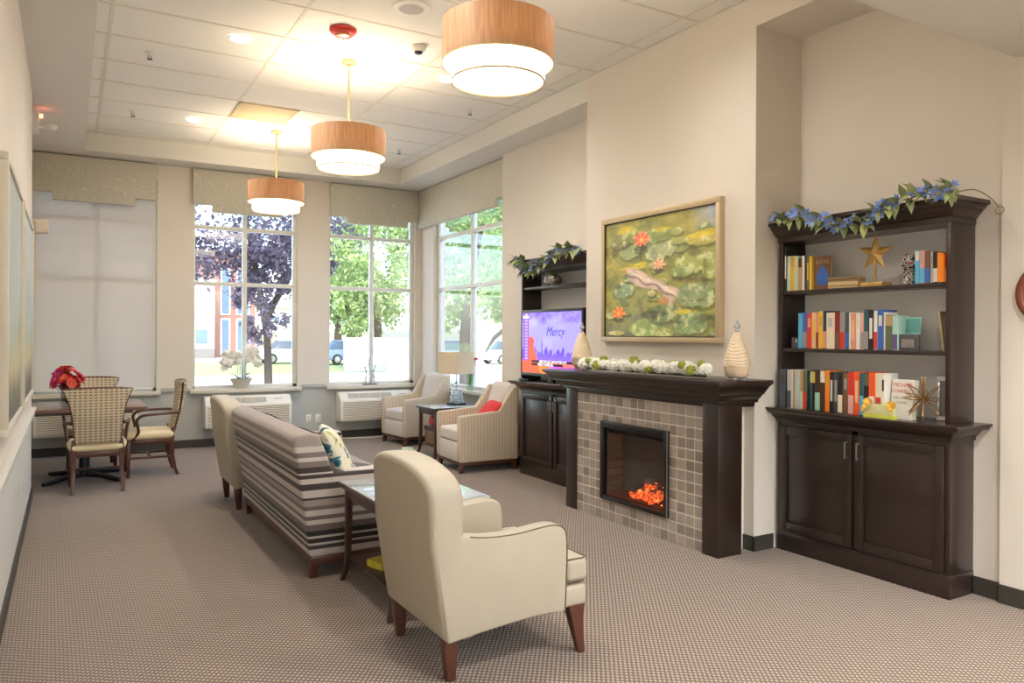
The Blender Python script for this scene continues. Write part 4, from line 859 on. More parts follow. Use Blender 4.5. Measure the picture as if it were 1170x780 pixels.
# table lamp
t = thing('table_lamp', 'crystal block table lamp with a square cream shade', 'lamp', (4.17, 8.57, .62), rz=math.radians(19))
MB().box(-.085, .085, -.085, .085, 0, .022).build('base', BLACKP, t, bevel=.003)
z = .022
for w, h in ((.07, .035), (.055, .03), (.062, .04), (.05, .03), (.056, .035)): MB().box(-w, w, -w, w, z, z+h).build('crystal_block', CRYST, t, bevel=.006); z += h
MB().lathe([(0, z), (.02, z), (.03, z+.015), (.02, z+.035), (.034, z+.055), (.022, z+.08), (.012, z+.09), (0, z+.09)], 20, cap=False).build('crystal_ball', CRYST, t)
MB().tube([(0, 0, z+.085), (0, 0, .62)], .007).build('stem', STEEL, t)
sh = MB()
w, zb, zt = .157, .385, .655
sh.add([(-w, -w, zb), (w, -w, zb), (w, w, zb), (-w, w, zb), (-w, -w, zt), (w, -w, zt), (w, w, zt), (-w, w, zt)], [(0, 1, 5, 4), (1, 2, 6, 5), (2, 3, 7, 6), (3, 0, 4, 7)])
so_ = sh.build('shade', mat('lamp_shade_linen', c(226, 208, 178), .8, var=.04, bump=.1), t, smooth=0); so_.modifiers.new('thick', 'SOLIDIFY').thickness = .004
MB().tube([(-w, -w, .60), (w, w, .60)], .003, 6).tube([(-w, w, .60), (w, -w, .60)], .003, 6).build('spider', STEEL, t)
# ------------------------------------------------------------------ dining set
def dining_chair():
    t = thing('dining_chair', '', 'chair', group='dining chairs with patterned backs')   # faces +y
    MB().rbox(-.255, .255, -.235, .255, .385, .47, .04, .018, fn=lambda x, y, z: (x*(1-.12*max(0, -y)/.25), y, z)).build('seat', mat('cream_vinyl', c(236, 218, 178), .4, var=.04, scale=10), t)
    MB().box(-.235, .235, -.225, .24, .335, .39).build('seat_frame', WOODL, t, bevel=.006)
    side = arc([(.185, .465), (.195, .62), (.215, .78), (.25, .90), (.285, .97)], 4)
    poly = side+[(x, .97+.012*(1-(x/.285)**2)) for x in (.19, .095, 0, -.095, -.19)]+[(-x, z) for x, z in reversed(side)]
    cv_ = lambda x, y, z: (x, y-.16*(z-.465)-.05*(1-(x/.28)**2)*min(1, (z-.40)/.3), z)
    ob = MB().prism([(x, z) for x, z in poly], 'y', -.245, -.195).build('backrest', DFAB, t, bevel=.012, seg=2, smooth=50)
    bm = bmesh.new(); bm.from_mesh(ob.data); bmesh.ops.triangulate(bm, faces=[f for f in bm.faces if len(f.verts) > 4])
    bmesh.ops.subdivide_edges(bm, edges=[e for e in bm.edges if e.calc_length() > .12], cuts=3); bm.to_mesh(ob.data); bm.free()
    for v in ob.data.vertices: v.co = cv_(*v.co)
    ob.data.shade_smooth(); ob.data.set_sharp_from_angle(angle=math.radians(50))
    ed = [(x, -.222, z) for x, z in side]; edge = ed+[(x, -.222, z+.004) for x, z in poly[len(side):len(side)+5]]+[(-x, y, z) for x, y, z in reversed(ed)]
    MB().tube([cv_(*p) for p in edge], .010, 6).build('back_frame', WOODL, t)
    for s in (-1, 1):
        MB().taper([(s*.195, -.215, .50, .018, .016), (s*.20, -.205, .38, .024, .022), (s*.20, -.205, .22, .021, .02), (s*.205, -.23, .08, .018, .017), (s*.208, -.26, 0, .016, .016)]).build('leg', WOODL, t, bevel=.003)
        MB().taper([(s*.222, .205, .38, .024, .024), (s*.222, .21, .15, .02, .02), (s*.222, .212, 0, .016, .016)]).build('leg', WOODL, t, bevel=.003)
        MB().box(s*.21-.011, s*.21+.011, -.20, .20, .185, .21).build('stretcher', WOODL, t, bevel=.003)
        MB().tube(arc([(s*.215, -.255, .655), (s*.255, -.15, .655), (s*.275, 0, .65), (s*.275, .09, .635), (s*.268, .135, .59), (s*.258, .125, .53), (s*.25, .12, .46), (s*.235, .18, .38)], 4), [.015]*28+[.017], 8).build('arm', WOODL, t)
    MB().box(-.21, .21, -.011, .011, .187, .208).build('stretcher', WOODL, t, bevel=.003)
    return t
d1 = dining_chair(); d1.location = (.237, 8.345, 0); d1['label'] = 'patterned dining chair turned with its back to the camera'
d2 = copy_tree(d1); d2.location = (.74, 9.0, 0); d2.rotation_euler = (0, 0, PI/2); d2['label'] = 'patterned dining chair seen side-on at the right of the table'
d3 = copy_tree(d1); d3.location = (.22, 9.66, 0); d3.rotation_euler = (0, 0, PI); d3['label'] = 'patterned dining chair on the window side of the table'
t = thing('dining_table', 'dark square pedestal dining table by the roller shade', 'table', (.14, 8.97, 0))
MB().box(-.545, .545, -.50, .50, .722, .76).build('top', mat('table_top_brown', c(112, 84, 72), .3, var=.25, scale=8, stretch=(2, 14, 1), coat=.4), t, bevel=.006)
MB().box(-.42, .42, -.38, .38, .69, .722).build('sub_frame', WOODE, t)
MB().lathe([(.06, .05), (.05, .08), (.048, .66), (.09, .69)], 20).build('pedestal', DARKM, t)
for k in range(4):
    a = k*PI/2+.72; d = Vector((math.cos(a), math.sin(a), 0)); MB().tube([d*.02+Vector((0, 0, .06)), d*.2+Vector((0, 0, .05)), d*.40+Vector((0, 0, .025)), d*.47+Vector((0, 0, .02))], [.035, .03, .024, .02], 8).build('foot', DARKM, t)
# bouquet of red and magenta flowers on the dining table
t = thing('flower_bouquet', 'red and magenta flower bouquet in a small vase on the dining table', 'flowers', (-.02, 8.86, .76))
MB().lathe([(0, 0), (.045, 0), (.055, .03), (.05, .09), (.058, .14), (.052, .14), (.044, .09), (.048, .03), (0, .012)], 24, cap=False).build('vase', thin_glass('vase_glass', (.85, .88, .88), 1.), t)
RF = mat('red_flower', c(214, 44, 52), .6, var=.3, scale=30); MF = mat('magenta_flower', c(206, 44, 120), .6, var=.3, scale=30); OF_ = mat('coral_flower', c(232, 92, 64), .6, var=.25, scale=30)
def daisy(n, l, w, mt, cup=.35, name='flower', ctr=None):
    b = MB()
    for k in range(n):
        a = 2*PI*k/n; d = Vector((math.cos(a), math.sin(a), 0)); e = Vector((-d.y, d.x, 0))
        b.add([d*l*.08, d*l*.55+e*w+Vector((0, 0, l*cup*.7)), d*l+Vector((0, 0, l*cup*.8)), d*l*.55-e*w+Vector((0, 0, l*cup*.7))], [(0, 1, 2, 3)])
    if ctr is not None: b.mi = 1; b.lathe([(0, l*.05), (l*.16, l*.08), (l*.10, l*.2), (0, l*.22)], 8, cap=False)
    return mesh_of(b, name, [mt] if ctr is None else [mt, ctr], smooth=0)
CTR = mat('flower_centre', c(214, 180, 70), .7)
fl = [daisy(12, .055, .014, m_, .3, ctr=CTR) for m_ in (RF, MF, OF_, RF)]
st = MB()
for k in range(64):
    z = random.uniform(-.55, 1); a = random.random()*2*PI; R = math.sqrt(max(0, 1-z*z))*random.uniform(.75, 1.05); p = Vector((.135*R*math.cos(a), .12*R*math.sin(a), .265+.125*z)); d = (p-Vector((0, 0, .20))).normalized()
    inst(fl[(0 if p.x > -.01 else 1) if k % 3 else 2+(k % 2)], 'flower', t, p, d.to_track_quat('Z', 'Y').to_matrix().to_4x4(), random.uniform(.75, 1.1))
    if k % 4 == 0: st.tube([(0, 0, .02), p*.5+Vector((0, 0, .04)), p], .0025, 5)
st.build('stems', LEAFD, t)
lfm = leaf_mesh(.09, .02, LEAFD)
for k in range(10): a = k*.63; inst(lfm, 'leaf', t, (.05*math.cos(a), .05*math.sin(a), .19), rz(a) @ ry(-.3))
# ------------------------------------------------------------------ window-sill plants and ornaments
ZSILL = ZW0+.004
t = thing('orchid_arrangement', 'white orchids in a pale conical bowl on the window sill', 'plant', (2.0, 10.70, ZSILL))
EY = .62
MB().lathe([(0, 0), (.075, 0), (.085, .02), (.15, .135), (.143, .135), (.08, .03), (0, .03)], 32, cap=False).map(lambda x, y, z: (x, y*EY, z)).build('bowl', mat('pale_stone_bowl', c(206, 202, 186), .5, var=.06), t)
MB().lathe([(0, .118), (.132, .12)], 24, cap=False).map(lambda x, y, z: (x, y*EY, z)).build('soil', mat('moss', c(70, 78, 52), .95, var=.5, scale=60), t)
ol = leaf_mesh(.17, .035, LEAFD, curl=.35)
for k, (a, e) in enumerate(((.1, -.5), (3.0, -.55), (.5, -.9), (2.5, -.8), (-.3, -.4), (3.5, -.45))): inst(ol, 'leaf', t, (.03*math.cos(a), .015*math.sin(a), .125), rz(a*(1 if k < 4 else .4)) @ ry(e))
pet = MB()
for k in range(5):
    a = PI/2+2*PI*k/5; d = Vector((math.cos(a), 0, math.sin(a))); e = Vector((-d.z, 0, d.x)); w_ = .026 if k in (1, 4) else .018; l_ = .048
    pet.add([Vector((0, 0, 0)), d*l_*.35+e*w_*.8+Vector((0, -.006, 0)), d*l_*.75+e*w_+Vector((0, -.004, 0)), d*l_, d*l_*.75-e*w_+Vector((0, -.004, 0)), d*l_*.35-e*w_*.8+Vector((0, -.006, 0))], [(0, 1, 2, 3, 4, 5)])
pet.mi = 1; pet.lathe([(0, 0), (.008, .004), (.006, .012), (0, .014)], 8, cap=False)
opm = mesh_of(pet, 'blossom', [WHITEF, mat('orchid_throat', c(232, 214, 120), .6)], smooth=0)
stems = [[(-.02, 0, .12), (-.02, 0, .34), (-.05, -.01, .44), (-.12, -.02, .48), (-.19, -.03, .44), (-.23, -.03, .35)], [(.01, 0, .12), (.015, 0, .36), (.06, -.01, .48), (.13, -.02, .52), (.19, -.03, .46), (.21, -.03, .36)], [(.05, 0, .12), (.05, 0, .32), (.09, -.01, .42), (.15, -.02, .43), (.19, -.03, .36)], [(-.05, 0, .12), (-.05, 0, .30), (-.09, -.01, .38), (-.15, -.02, .38), (-.20, -.03, .30)]]
for s_ in stems:
    q = arc(s_, 6); MB().tube(q, .004, 6).build('stem', LEAFG, t)
    for k in range(10, len(q), 2):
        for r_ in range(2): inst(opm, 'blossom', t, Vector(q[k])+Vector((random.uniform(-.035, .035), random.uniform(-.06, .0), random.uniform(-.04, .03))), ry(random.uniform(-.5, .5)) @ rx(random.uniform(-.3, .5)) @ rz(random.uniform(-.6, .6)), random.uniform(.8, 1.15))
for x in (-.015, .03, .055): MB().tube([(x, -.01, .12), (x, -.01, .42)], .009, 8).build('glass_rod', CRYST, t)
t = thing('silver_sculpture', 'slim silver branching figure on a black base on the window sill', 'sculpture', (3.80, 10.695, ZSILL))
MB().box(-.10, .10, -.035, .035, 0, .014).build('base', BLACKP, t, bevel=.003)
SIL = mat('silver_leaf', c(206, 204, 200), .3, .9, var=.2, scale=40)
for j, (x, h, lean) in enumerate(((-.055, .25, -.02), (.0, .48, .04), (.06, .27, .02), (.03, .2, -.01))):
    pts = arc([(x, 0, .012), (x+lean*.4, 0, h*.35), (x-lean*.3, .005, h*.65), (x+lean, 0, h)], 4); MB().tube(pts, [.013-.006*k/len(pts) for k in range(len(pts))], 8).build('branch', SIL, t)
    for k in (5, 9, 12): MB().lathe([(0, -.02), (.016, -.008), (.017, .008), (0, .02)], 8, pts[min(k, len(pts)-1)], cap=False).build('bud', SIL, t)
t = thing('flower_vase', 'glass vase of pink and white flowers on the side window sill', 'flowers', (XW-.03, 9.02, ZSILL))
MB().lathe([(0, 0), (.04, 0), (.042, .02), (.036, .09), (.05, .19), (.045, .19), (.032, .09), (.036, .02), (0, .015)], 20, cap=False).build('vase', thin_glass('vase_glass_green', (.86, .94, .88), 1.), t); t.scale = (1.2, 1.2, 1.2)
PK = mat('pink_flower', c(226, 92, 110), .6, var=.3); f1, f2 = daisy(10, .04, .013, PK, .5), daisy(10, .045, .015, WHITEF, .5); s_ = MB()
for k in range(16):
    p = Vector((random.uniform(-.04, .03), random.uniform(-.09, .09), random.uniform(.25, .36))); d = (p-Vector((0, 0, .12))).normalized(); s_.tube([(0, 0, .02), p*.5+Vector((0, 0, .05)), p], .003, 5)
    inst(f1 if p.y < .015 else f2, 'flower', t, p, d.to_track_quat('Z', 'Y').to_matrix().to_4x4(), random.uniform(.8, 1.1))
s_.build('stems', LEAFG, t)
#==BOOKS==
# ------------------------------------------------------------------ books
PAGE = mat('page_cream', c(232, 222, 196), .8)
PALE = {'black': (34, 32, 34), 'white': (228, 224, 214), 'cream': (226, 214, 186), 'pale green': (190, 204, 176), 'yellow': (226, 184, 60), 'grey': (150, 146, 142), 'pale grey': (186, 186, 180), 'dark brown': (70, 46, 38), 'brown': (120, 84, 58), 'gold': (206, 160, 60),
        'light blue': (96, 176, 214), 'blue': (58, 104, 178), 'navy': (44, 58, 96), 'red': (206, 58, 46), 'dark red': (140, 38, 34), 'orange': (232, 130, 36), 'peach': (232, 186, 140), 'salmon': (226, 150, 120), 'teal': (46, 92, 96), 'pale teal': (170, 206, 196), 'olive': (96, 104, 74), 'pink': (222, 168, 160), 'slate': (78, 84, 94), 'bright orange': (240, 90, 36), 'purple': (104, 84, 130), 'mint': (156, 200, 172), 'tan': (186, 150, 104), 'dark grey': (70, 68, 70)}
def bmat(n): return mat('cover_'+n.replace(' ', '_'), c(*PALE[n]), .5, var=.08, scale=30)
ORD = ['first', 'second', 'third', 'fourth', 'fifth', 'sixth', 'seventh', 'eighth', 'ninth', 'tenth', 'eleventh', 'twelfth', 'thirteenth', 'fourteenth', 'fifteenth', 'sixteenth', 'seventeenth', 'eighteenth', 'nineteenth', 'twentieth', 'twenty-first', 'twenty-second', 'twenty-third', 'twenty-fourth', 'twenty-fifth', 'twenty-sixth']
def book(x, ya, yb, z0, z1, col, acc, where, label, depth=.14, style=0):
    """upright book: spine faces -x at x, from ya (left) to yb (right)"""
    w = max(.010, ya-yb-.0012); yc = (ya+yb)/2; t = thing('book', label, 'book', (x, yc, z0), group='books on the bookcase '+where); h = z1-z0
    bd = min(.0035, w*.2)
    cvr = MB().box(0, .004, -w/2, w/2, 0, h).box(.004, depth, -w/2, -w/2+bd, 0, h).box(.004, depth, w/2-bd, w/2, 0, h).build('cover', bmat(col), t, bevel=.0012, seg=1)
    MB().box(.004, depth-.004, -w/2+bd, w/2-bd, .003, h-.004).build('pages', PAGE, t)
    if acc:
        if style == 0: a = [(.60, .86)]
        elif style == 1: a = [(.02, .46)]
        elif style == 2: a = [(.70, .98)]
        else: a = [(.28, .80)]
        k = .94 if style in (1, 2) else .55
        bb = MB()
        for p, q in a: bb.box(-.0006, .001, -w/2*k, w/2*k, p*h, q*h)
        bb.build('title_band', bmat(acc), cvr)
    return t
ROWS = [('top shelf', 4.335, .9965, 1.812, [
    (3.711, 3.666, 2.124, 'black', 'white', 3), (3.664, 3.632, 2.057, 'pale green', 'cream', 3), (3.632, 3.602, 2.056, 'yellow', 'gold', 2), (3.602, 3.565, 2.052, 'pale green', 'peach', 0), (3.565, 3.536, 2.038, 'tan', 'dark brown', 2), (3.536, 3.516, 2.049, 'white', None, 0), (3.516, 3.497, 2.048, 'dark brown', None, 0), (3.497, 3.478, 2.043, 'olive', 'yellow', 3), (3.478, 3.457, 2.042, 'yellow', None, 0),
    (2.724, 2.695, 2.009, 'light blue', 'white', 2), (2.695, 2.663, 2.007, 'pink', 'light blue', 1), (2.663, 2.628, 2.001, 'brown', 'blue', 1), (2.628, 2.614, 1.996, 'pale grey', 'grey', 0), (2.614, 2.581, 1.992, 'black', 'white', 1), (2.581, 2.569, 1.97, 'white', 'light blue', 0), (2.569, 2.555, 1.968, 'dark brown', None, 0), (2.551, 2.528, 1.977, 'red', 'peach', 1)]),
  ('middle shelf', 4.345, .9985, 1.413, [
    (3.621, 3.594, 1.488, 'dark grey', 'slate', 0), (3.593, 3.569, 1.484, 'slate', 'pink', 0), (3.567, 3.53, 1.655, 'light blue', None, 0), (3.53, 3.493, 1.659, 'blue', 'grey', 1), (3.493, 3.453, 1.653, 'red', 'salmon', 0), (3.453, 3.42, 1.657, 'peach', 'yellow', 3), (3.42, 3.401, 1.654, 'salmon', 'dark red', 1), (3.401, 3.366, 1.665, 'yellow', 'gold', 0), (3.366, 3.339, 1.667, 'navy', 'salmon', 1), (3.339, 3.275, 1.654, 'cream', 'pale grey', 0), (3.275, 3.234, 1.655, 'dark red', 'brown', 1), (3.234, 3.196, 1.657, 'grey', 'red', 1), (3.196, 3.166, 1.654, 'slate', 'blue', 1), (3.166, 3.152, 1.653, 'white', None, 0), (3.152, 3.12, 1.646, 'salmon', 'peach', 3), (3.12, 3.087, 1.648, 'white', 'cream', 0),
    (3.084, 3.062, 1.65, 'pink', 'grey', 1), (3.062, 3.029, 1.666, 'teal', 'grey', 1), (3.029, 2.992, 1.663, 'black', 'white', 3), (2.992, 2.967, 1.659, 'white', 'red', 1), (2.967, 2.926, 1.664, 'blue', 'cream', 0), (2.926, 2.914, 1.649, 'white', None, 0), (2.914, 2.866, 1.629, 'olive', 'tan', 2), (2.866, 2.831, 1.626, 'pale teal', 'purple', 1)]),
  ('cabinet counter', 4.29, .9855, 1.0, [
    (3.727, 3.671, 1.261, 'slate', 'dark grey', 0), (3.671, 3.658, 1.263, 'black', None, 0), (3.658, 3.623, 1.261, 'pale grey', 'slate', 1), (3.623, 3.61, 1.262, 'white', None, 0), (3.61, 3.589, 1.26, 'tan', 'grey', 0), (3.589, 3.547, 1.264, 'pale grey', 'pale teal', 3), (3.547, 3.522, 1.261, 'tan', 'pale green', 1), (3.522, 3.492, 1.264, 'olive', 'red', 1), (3.491, 3.467, 1.263, 'black', 'dark brown', 0), (3.467, 3.451, 1.261, 'teal', 'pale teal', 2), (3.451, 3.425, 1.262, 'black', 'yellow', 2), (3.425, 3.383, 1.264, 'dark brown', 'mint', 1), (3.383, 3.346, 1.271, 'dark brown', 'cream', 2), (3.346, 3.313, 1.27, 'orange', 'gold', 0), (3.313, 3.283, 1.261, 'black', 'pale grey', 3), (3.283, 3.248, 1.263, 'dark grey', 'grey', 3), (3.248, 3.211, 1.257, 'black', 'cream', 1), (3.211, 3.175, 1.259, 'brown', 'grey', 0), (3.175, 3.132, 1.265, 'red', 'pink', 1), (3.132, 3.091, 1.269, 'bright orange', 'peach', 3),
    (3.088, 3.06, 1.267, 'teal', 'light blue', 1), (3.06, 3.023, 1.269, 'black', 'olive', 2), (3.023, 2.981, 1.27, 'bright orange', 'white', 1), (2.981, 2.94, 1.266, 'cream', 'red', 1), (2.94, 2.917, 1.268, 'white', 'black', 0)])]
for where, x, k, z0, L_ in ROWS:
    for i, (ya, yb, zt, col, acc, stl) in enumerate(L_):
        ya, yb = min(ya*k, 3.672), yb*k
        zt = 1.5+(zt-1.5)*k
        n = i if not (where.startswith('top') and i > 8) else i-9
        side = '' if not where.startswith('top') else (' in left group' if i <= 8 else ' in right group')
        book(x+random.uniform(0, .006), ya, yb, z0+.0005, zt, col, acc, where, '%s%s book, %s%s on the %s' % (col, ' and '+acc if acc and acc != col else '', ORD[n]+' from the left', side, where), depth=random.uniform(.125, .15), style=stl)
# books that show their front cover
def cover_book(name, label, loc, rot, w, h, d, col, spine=None):
    t = thing(name, label, 'book', loc); t.rotation_euler = rot      # local: front cover faces -x, width along y
    cvr = MB().box(0, .003, -w/2, w/2, 0, h).box(d-.003, d, -w/2, w/2, 0, h).box(.003, d-.003, w/2-.003, w/2, 0, h).build('cover', bmat(col), t)
    MB().box(.003, d-.003, -w/2+.003, w/2-.003, .003, h-.003).build('pages', PAGE, t); return t, cvr
RTX = rz(-PI/2) @ RX90
t, cv_ = cover_book('book', 'brown book with a blue figure on its cover on the top shelf', (4.375, 3.385, 1.812), (0, 0, .25), .115, .225, .022, 'brown')
text('cover_title', 'LOVE', .036, bmat('tan'), cv_, (-.0008, 0, .185), RTX)
MB().prism([(-.03, .03), (.03, .03), (.045, .08), (.028, .125), (.012, .15), (0, .165), (-.012, .15), (-.028, .125), (-.045, .08)], 'x', -.0012, .0005).build('cover_figure', bmat('blue'), cv_)
t, cv_ = cover_book('book', 'white novel with red lettering leaning with its cover to the room', (4.325, 2.79, 1.0), (0, .10, -.12), .155, .24, .035, 'white')
RL = mat('red_lettering', c(206, 76, 92), .5); GL = mat('grey_lettering', c(140, 146, 150), .5)
for k, (tx, z, m_, sz) in enumerate((('MICHAEL', .205, RL, .033), ('CONNELLY', .168, RL, .030), ('THE CLOSERS', .128, GL, .021), ('A NOVEL', .10, GL, .018))): text('cover_title', tx, sz, m_, cv_, (-.0008, 0, z), RTX)
t, cv_ = cover_book('book', 'yellow-edged orange book at the right end of the top shelf', (4.34, 2.532, 1.8125), (0, 0, PI/2), .12, .165, .012, 'orange')
# ------------------------------------------------------------------ bookcase ornaments
t = thing('woven_box', 'flat woven straw box on the top shelf', 'box', (4.39, 3.215, 1.812), rz=.12); MB().box(-.045, .045, -.105, .105, 0, .05).build('body', WOVEN, t, bevel=.006); MB().box(-.047, .047, -.107, .107, .05, .072).build('lid', WOVEN, t, bevel=.006)
t = thing('star_ornament', 'gold five-pointed star on a stand on the top shelf', 'ornament', (4.42, 3.03, 1.812))
MB().box(-.05, .05, -.085, .085, 0, .028).build('base', GOLD, t, bevel=.003); MB().tube([(0, 0, .028), (0, 0, .20)], .009, 8).build('rod', GOLD, t)
sv = []; R1, R2 = .125, .048
for k in range(10): a = PI/2+k*PI/5+.06; R = R1 if k % 2 == 0 else R2; sv.append((0, R*math.cos(a), .215+R*math.sin(a)))
sb = MB(); sb.add(sv+[(-.028, 0, .215), (.028, 0, .215)], [(k, (k+1) % 10, 10) for k in range(10)]+[((k+1) % 10, k, 11) for k in range(10)]); sb.build('star', GOLD, t, smooth=0)
mm, tt, pp, N, L = nt('black_white_lace'); tcn = N('ShaderNodeTexCoord'); vo = N('ShaderNodeTexNoise'); vo.inputs['Scale'].default_value = 42; vo.inputs['Distortion'].default_value = 1.5; L(tcn.outputs['Object'], vo.inputs[0]); L(ramp(tt, L, vo.outputs['Fac'], [(0, c(24, 22, 24)), (.5, c(214, 208, 202)), (.6, c(40, 36, 40))]), pp.inputs['Base Color'])
t = thing('patterned_bust', 'black and white patterned skull-like bust on the top shelf', 'ornament', (4.40, 2.775, 1.812))
MB().lathe([(0, 0), (.05, 0), (.054, .03), (.045, .07), (.03, .095), (.0, .10)], 20, cap=False).build('collar', mm, t)
MB().rbox(-.05, .05, -.052, .052, .075, .19, .045, m=4).build('head', mm, t); MB().lathe([(0, 0), (.012, .002), (.014, .010), (0, .014)], 10, (-.052, -.025, .12), cap=False).build('red_bead', mat('bead_red', c(190, 40, 50), .3), t); MB().lathe([(0, 0), (.010, .002), (.012, .010), (0, .014)], 10, (-.052, -.035, .105), cap=False).build('cream_bead', CREAM, t)
t = thing('picture_block', 'small dark photo block in front of a teal card on the middle shelf', 'picture', (4.36, 2.765, 1.413)); MB().box(0, .02, -.062, .062, 0, .098).build('block', mat('dark_photo', c(84, 82, 84), .4, var=.5, scale=18), t, bevel=.002); MB().box(-.001, .0005, -.035, .045, .02, .07).build('photo_motif', mat('photo_motif', c(140, 130, 126), .5, var=.5, scale=40), t)
t = thing('greeting_card', 'teal card standing behind the small photo block', 'card', (4.41, 2.785, 1.413)); t.rotation_euler = (0, .12, 0); MB().box(0, .003, -.055, .045, 0, .205).build('card', mat('teal_card', c(140, 186, 172), .6, var=.2, scale=20), t); MB().box(-.0008, 0, -.05, .04, .11, .195).build('card_print', mat('teal_print', c(96, 160, 150), .6, var=.4, scale=50), t)
t = thing('photo_frame', 'narrow gold photo frame leaning at the right end of the middle shelf', 'frame', (4.37, 2.557, 1.413)); t.rotation_euler = (math.radians(-8), 0, 0)
MB().box(0, .13, -.008, .006, 0, .235).build('frame', mat('champagne_wood', c(172, 152, 112), .5, var=.15), t, bevel=.003); MB().box(.02, .11, -.0095, -.007, .03, .205).build('glass', mat('frame_print', c(206, 200, 190), .2), t)
t = thing('photo_frame', 'silver photo frame behind the wire starburst on the cabinet top', 'frame', (4.46, 2.575, 1.0)); t.rotation_euler = (0, .10, .5)
f_ = MB()
for a, b, z0, z1 in ((-.065, .065, .235, .265), (-.065, .065, 0, .03), (-.065, -.045, .03, .235), (.045, .065, .03, .235)): f_.box(0, .014, a, b, z0, z1)
f_.build('frame', STEEL, t, bevel=.003); MB().box(.004, .012, -.045, .045, .03, .235).build('picture', mat('frame_grey_print', c(120, 120, 122), .3, var=.3, scale=20), t)
t = thing('wire_starburst', 'brass wire starburst ornament on the cabinet top', 'ornament', (4.32, 2.645, 1.0))
BRW = mat('bronze_wire', c(150, 112, 64), .4, .7, var=.2); rr = random.Random(3); cc = Vector((0, 0, .135))
dirs = [(0, 1, 0), (0, -1, 0), (0, .1, 1), (-.1, -.12, 1), (0, .75, .62), (0, -.75, .62), (0, .72, -.7), (0, -.72, -.7), (.7, .3, .3), (-.7, .2, .2), (.5, -.4, -.5), (-.55, -.3, -.72), (-.5, .35, -.74), (0, .05, -1)]
for d in dirs:
    d = Vector(d).normalized(); l_ = .130; e = d.orthogonal().normalized(); b = MB()
    for s in (-1, 1): b.tube([cc+e*.004*s, cc+d*l_*.5+e*.014*s, cc+d*l_*.98], .003, 5)
    b.build('spike', BRW, t)
MB().lathe([(.03, -.003), (.034, 0), (.03, .003), (.026, 0), (.03, -.003)], 20, tuple(cc), cap=False).build('hub_ring', BRW, t)
t = thing('flower_planter', 'small lime green planter box with yellow blossoms on the cabinet top', 'planter', (4.25, 2.875, 1.0))
PB = mat('lime_box', c(206, 206, 150), .6, var=.25, scale=60); MB().box(-.02, .02, -.10, .10, 0, .025).build('base_strip', mat('lime_strip', c(186, 190, 70), .6), t, bevel=.002); MB().box(-.018, .018, -.098, .098, .025, .085).build('box', PB, t, bevel=.002)
yb_ = daisy(8, .022, .008, mat('yellow_bloom', c(236, 186, 70), .6, var=.2), .4)
for k in range(16): s = -1 if k % 2 else 1; inst(yb_, 'blossom', t, (-.022+random.uniform(-.006, .02), s*.082+random.uniform(-.02, .02), .065+random.uniform(-.03, .04)), ry(-1.2) @ rz(k), random.uniform(.8, 1.2))
for k in range(9): inst(leaf_mesh(.03, .006, LEAFG) if k == 0 else t.children[-1].data, 'sprig', t, (0, -.07+k*.017, .085), ry(-1.2-.1*k % 3) @ rz(k))
# ------------------------------------------------------------------ blue flower garlands
gleafs = [leaf_mesh(.10, .026, m_, curl=.3) for m_ in (LEAFG, LEAFO, LEAFG)]; gfl = daisy(7, .05, .014, BLUEF, .45, ctr=CTR)
def garland(name, label, pts, nl, nf, seed, ls=1.):
    r = random.Random(seed); q = arc(pts, 8); t = thing(name, label, 'garland', pts[0]); o = Vector(pts[0])
    MB().tube([Vector(p)-o for p in q], .0035, 6).build('vine', mat('vine_brown', c(120, 110, 70), .7), t)
    for k in range(nl):
        p = Vector(q[int((k+.5)/nl*(len(q)-1))])-o; d = Vector((-.35-.4*r.random(), r.uniform(-1, 1), r.uniform(-.8, 1.0))).normalized()
        inst(gleafs[k % 3], 'leaf', t, p+Vector((-.012, r.uniform(-.03, .03), r.uniform(-.005, .02))), d.to_track_quat('X', 'Z').to_matrix().to_4x4(), r.uniform(.7, 1.15)*ls)
    for k in range(nf):
        p = Vector(q[int((k+.5)/nf*(len(q)-1))])-o; d = Vector((-1, r.uniform(-.6, .6), r.uniform(-.2, .8))).normalized()
        inst(gfl, 'flower', t, p+d*.03+Vector((0, r.uniform(-.02, .02), r.uniform(-.01, .02))), d.to_track_quat('Z', 'Y').to_matrix().to_4x4(), r.uniform(.8, 1.15))
    return t
g_ = garland('flower_garland', 'blue flower and leaf garland draped over the bookcase crown', [(4.26, 3.66, 2.30), (4.26, 3.54, 2.305), (4.23, 3.42, 2.30), (4.20, 3.28, 2.24), (4.20, 3.15, 2.19), (4.20, 3.02, 2.18), (4.20, 2.88, 2.21), (4.20, 2.78, 2.27), (4.23, 2.68, 2.305), (4.25, 2.54, 2.31), (4.27, 2.42, 2.305)], 110, 20, 4)
tl = arc([(4.27, 2.42, 2.305), (4.28, 2.34, 2.305), (4.34, 2.29, 2.26), (4.38, 2.265, 2.21)], 5); o = Vector((4.26, 3.66, 2.30))
MB().tube([Vector(p)-o for p in tl], .003, 6).build('vine_end', mat('vine_brown', (.1, .1, .1)), g_)
MB().tube([(4.385+.022*0-o.x, 2.262+.022*math.cos(a)-o.y, 2.19+.022*math.sin(a)-o.z) for a in [k*PI/8 for k in range(17)]], .003, 6).build('end_loop', mat('vine_brown', (.1, .1, .1)), g_)
garland('flower_garland', 'blue flower and leaf garland draped over the television hutch crown', [(4.15, 7.05, 2.30), (4.14, 6.93, 2.27), (4.11, 6.82, 2.20), (4.10, 6.70, 2.14), (4.10, 6.58, 2.14), (4.10, 6.45, 2.17), (4.10, 6.33, 2.23), (4.13, 6.22, 2.30), (4.15, 6.05, 2.305), (4.15, 5.86, 2.305)], 130, 16, 8, 1.25)
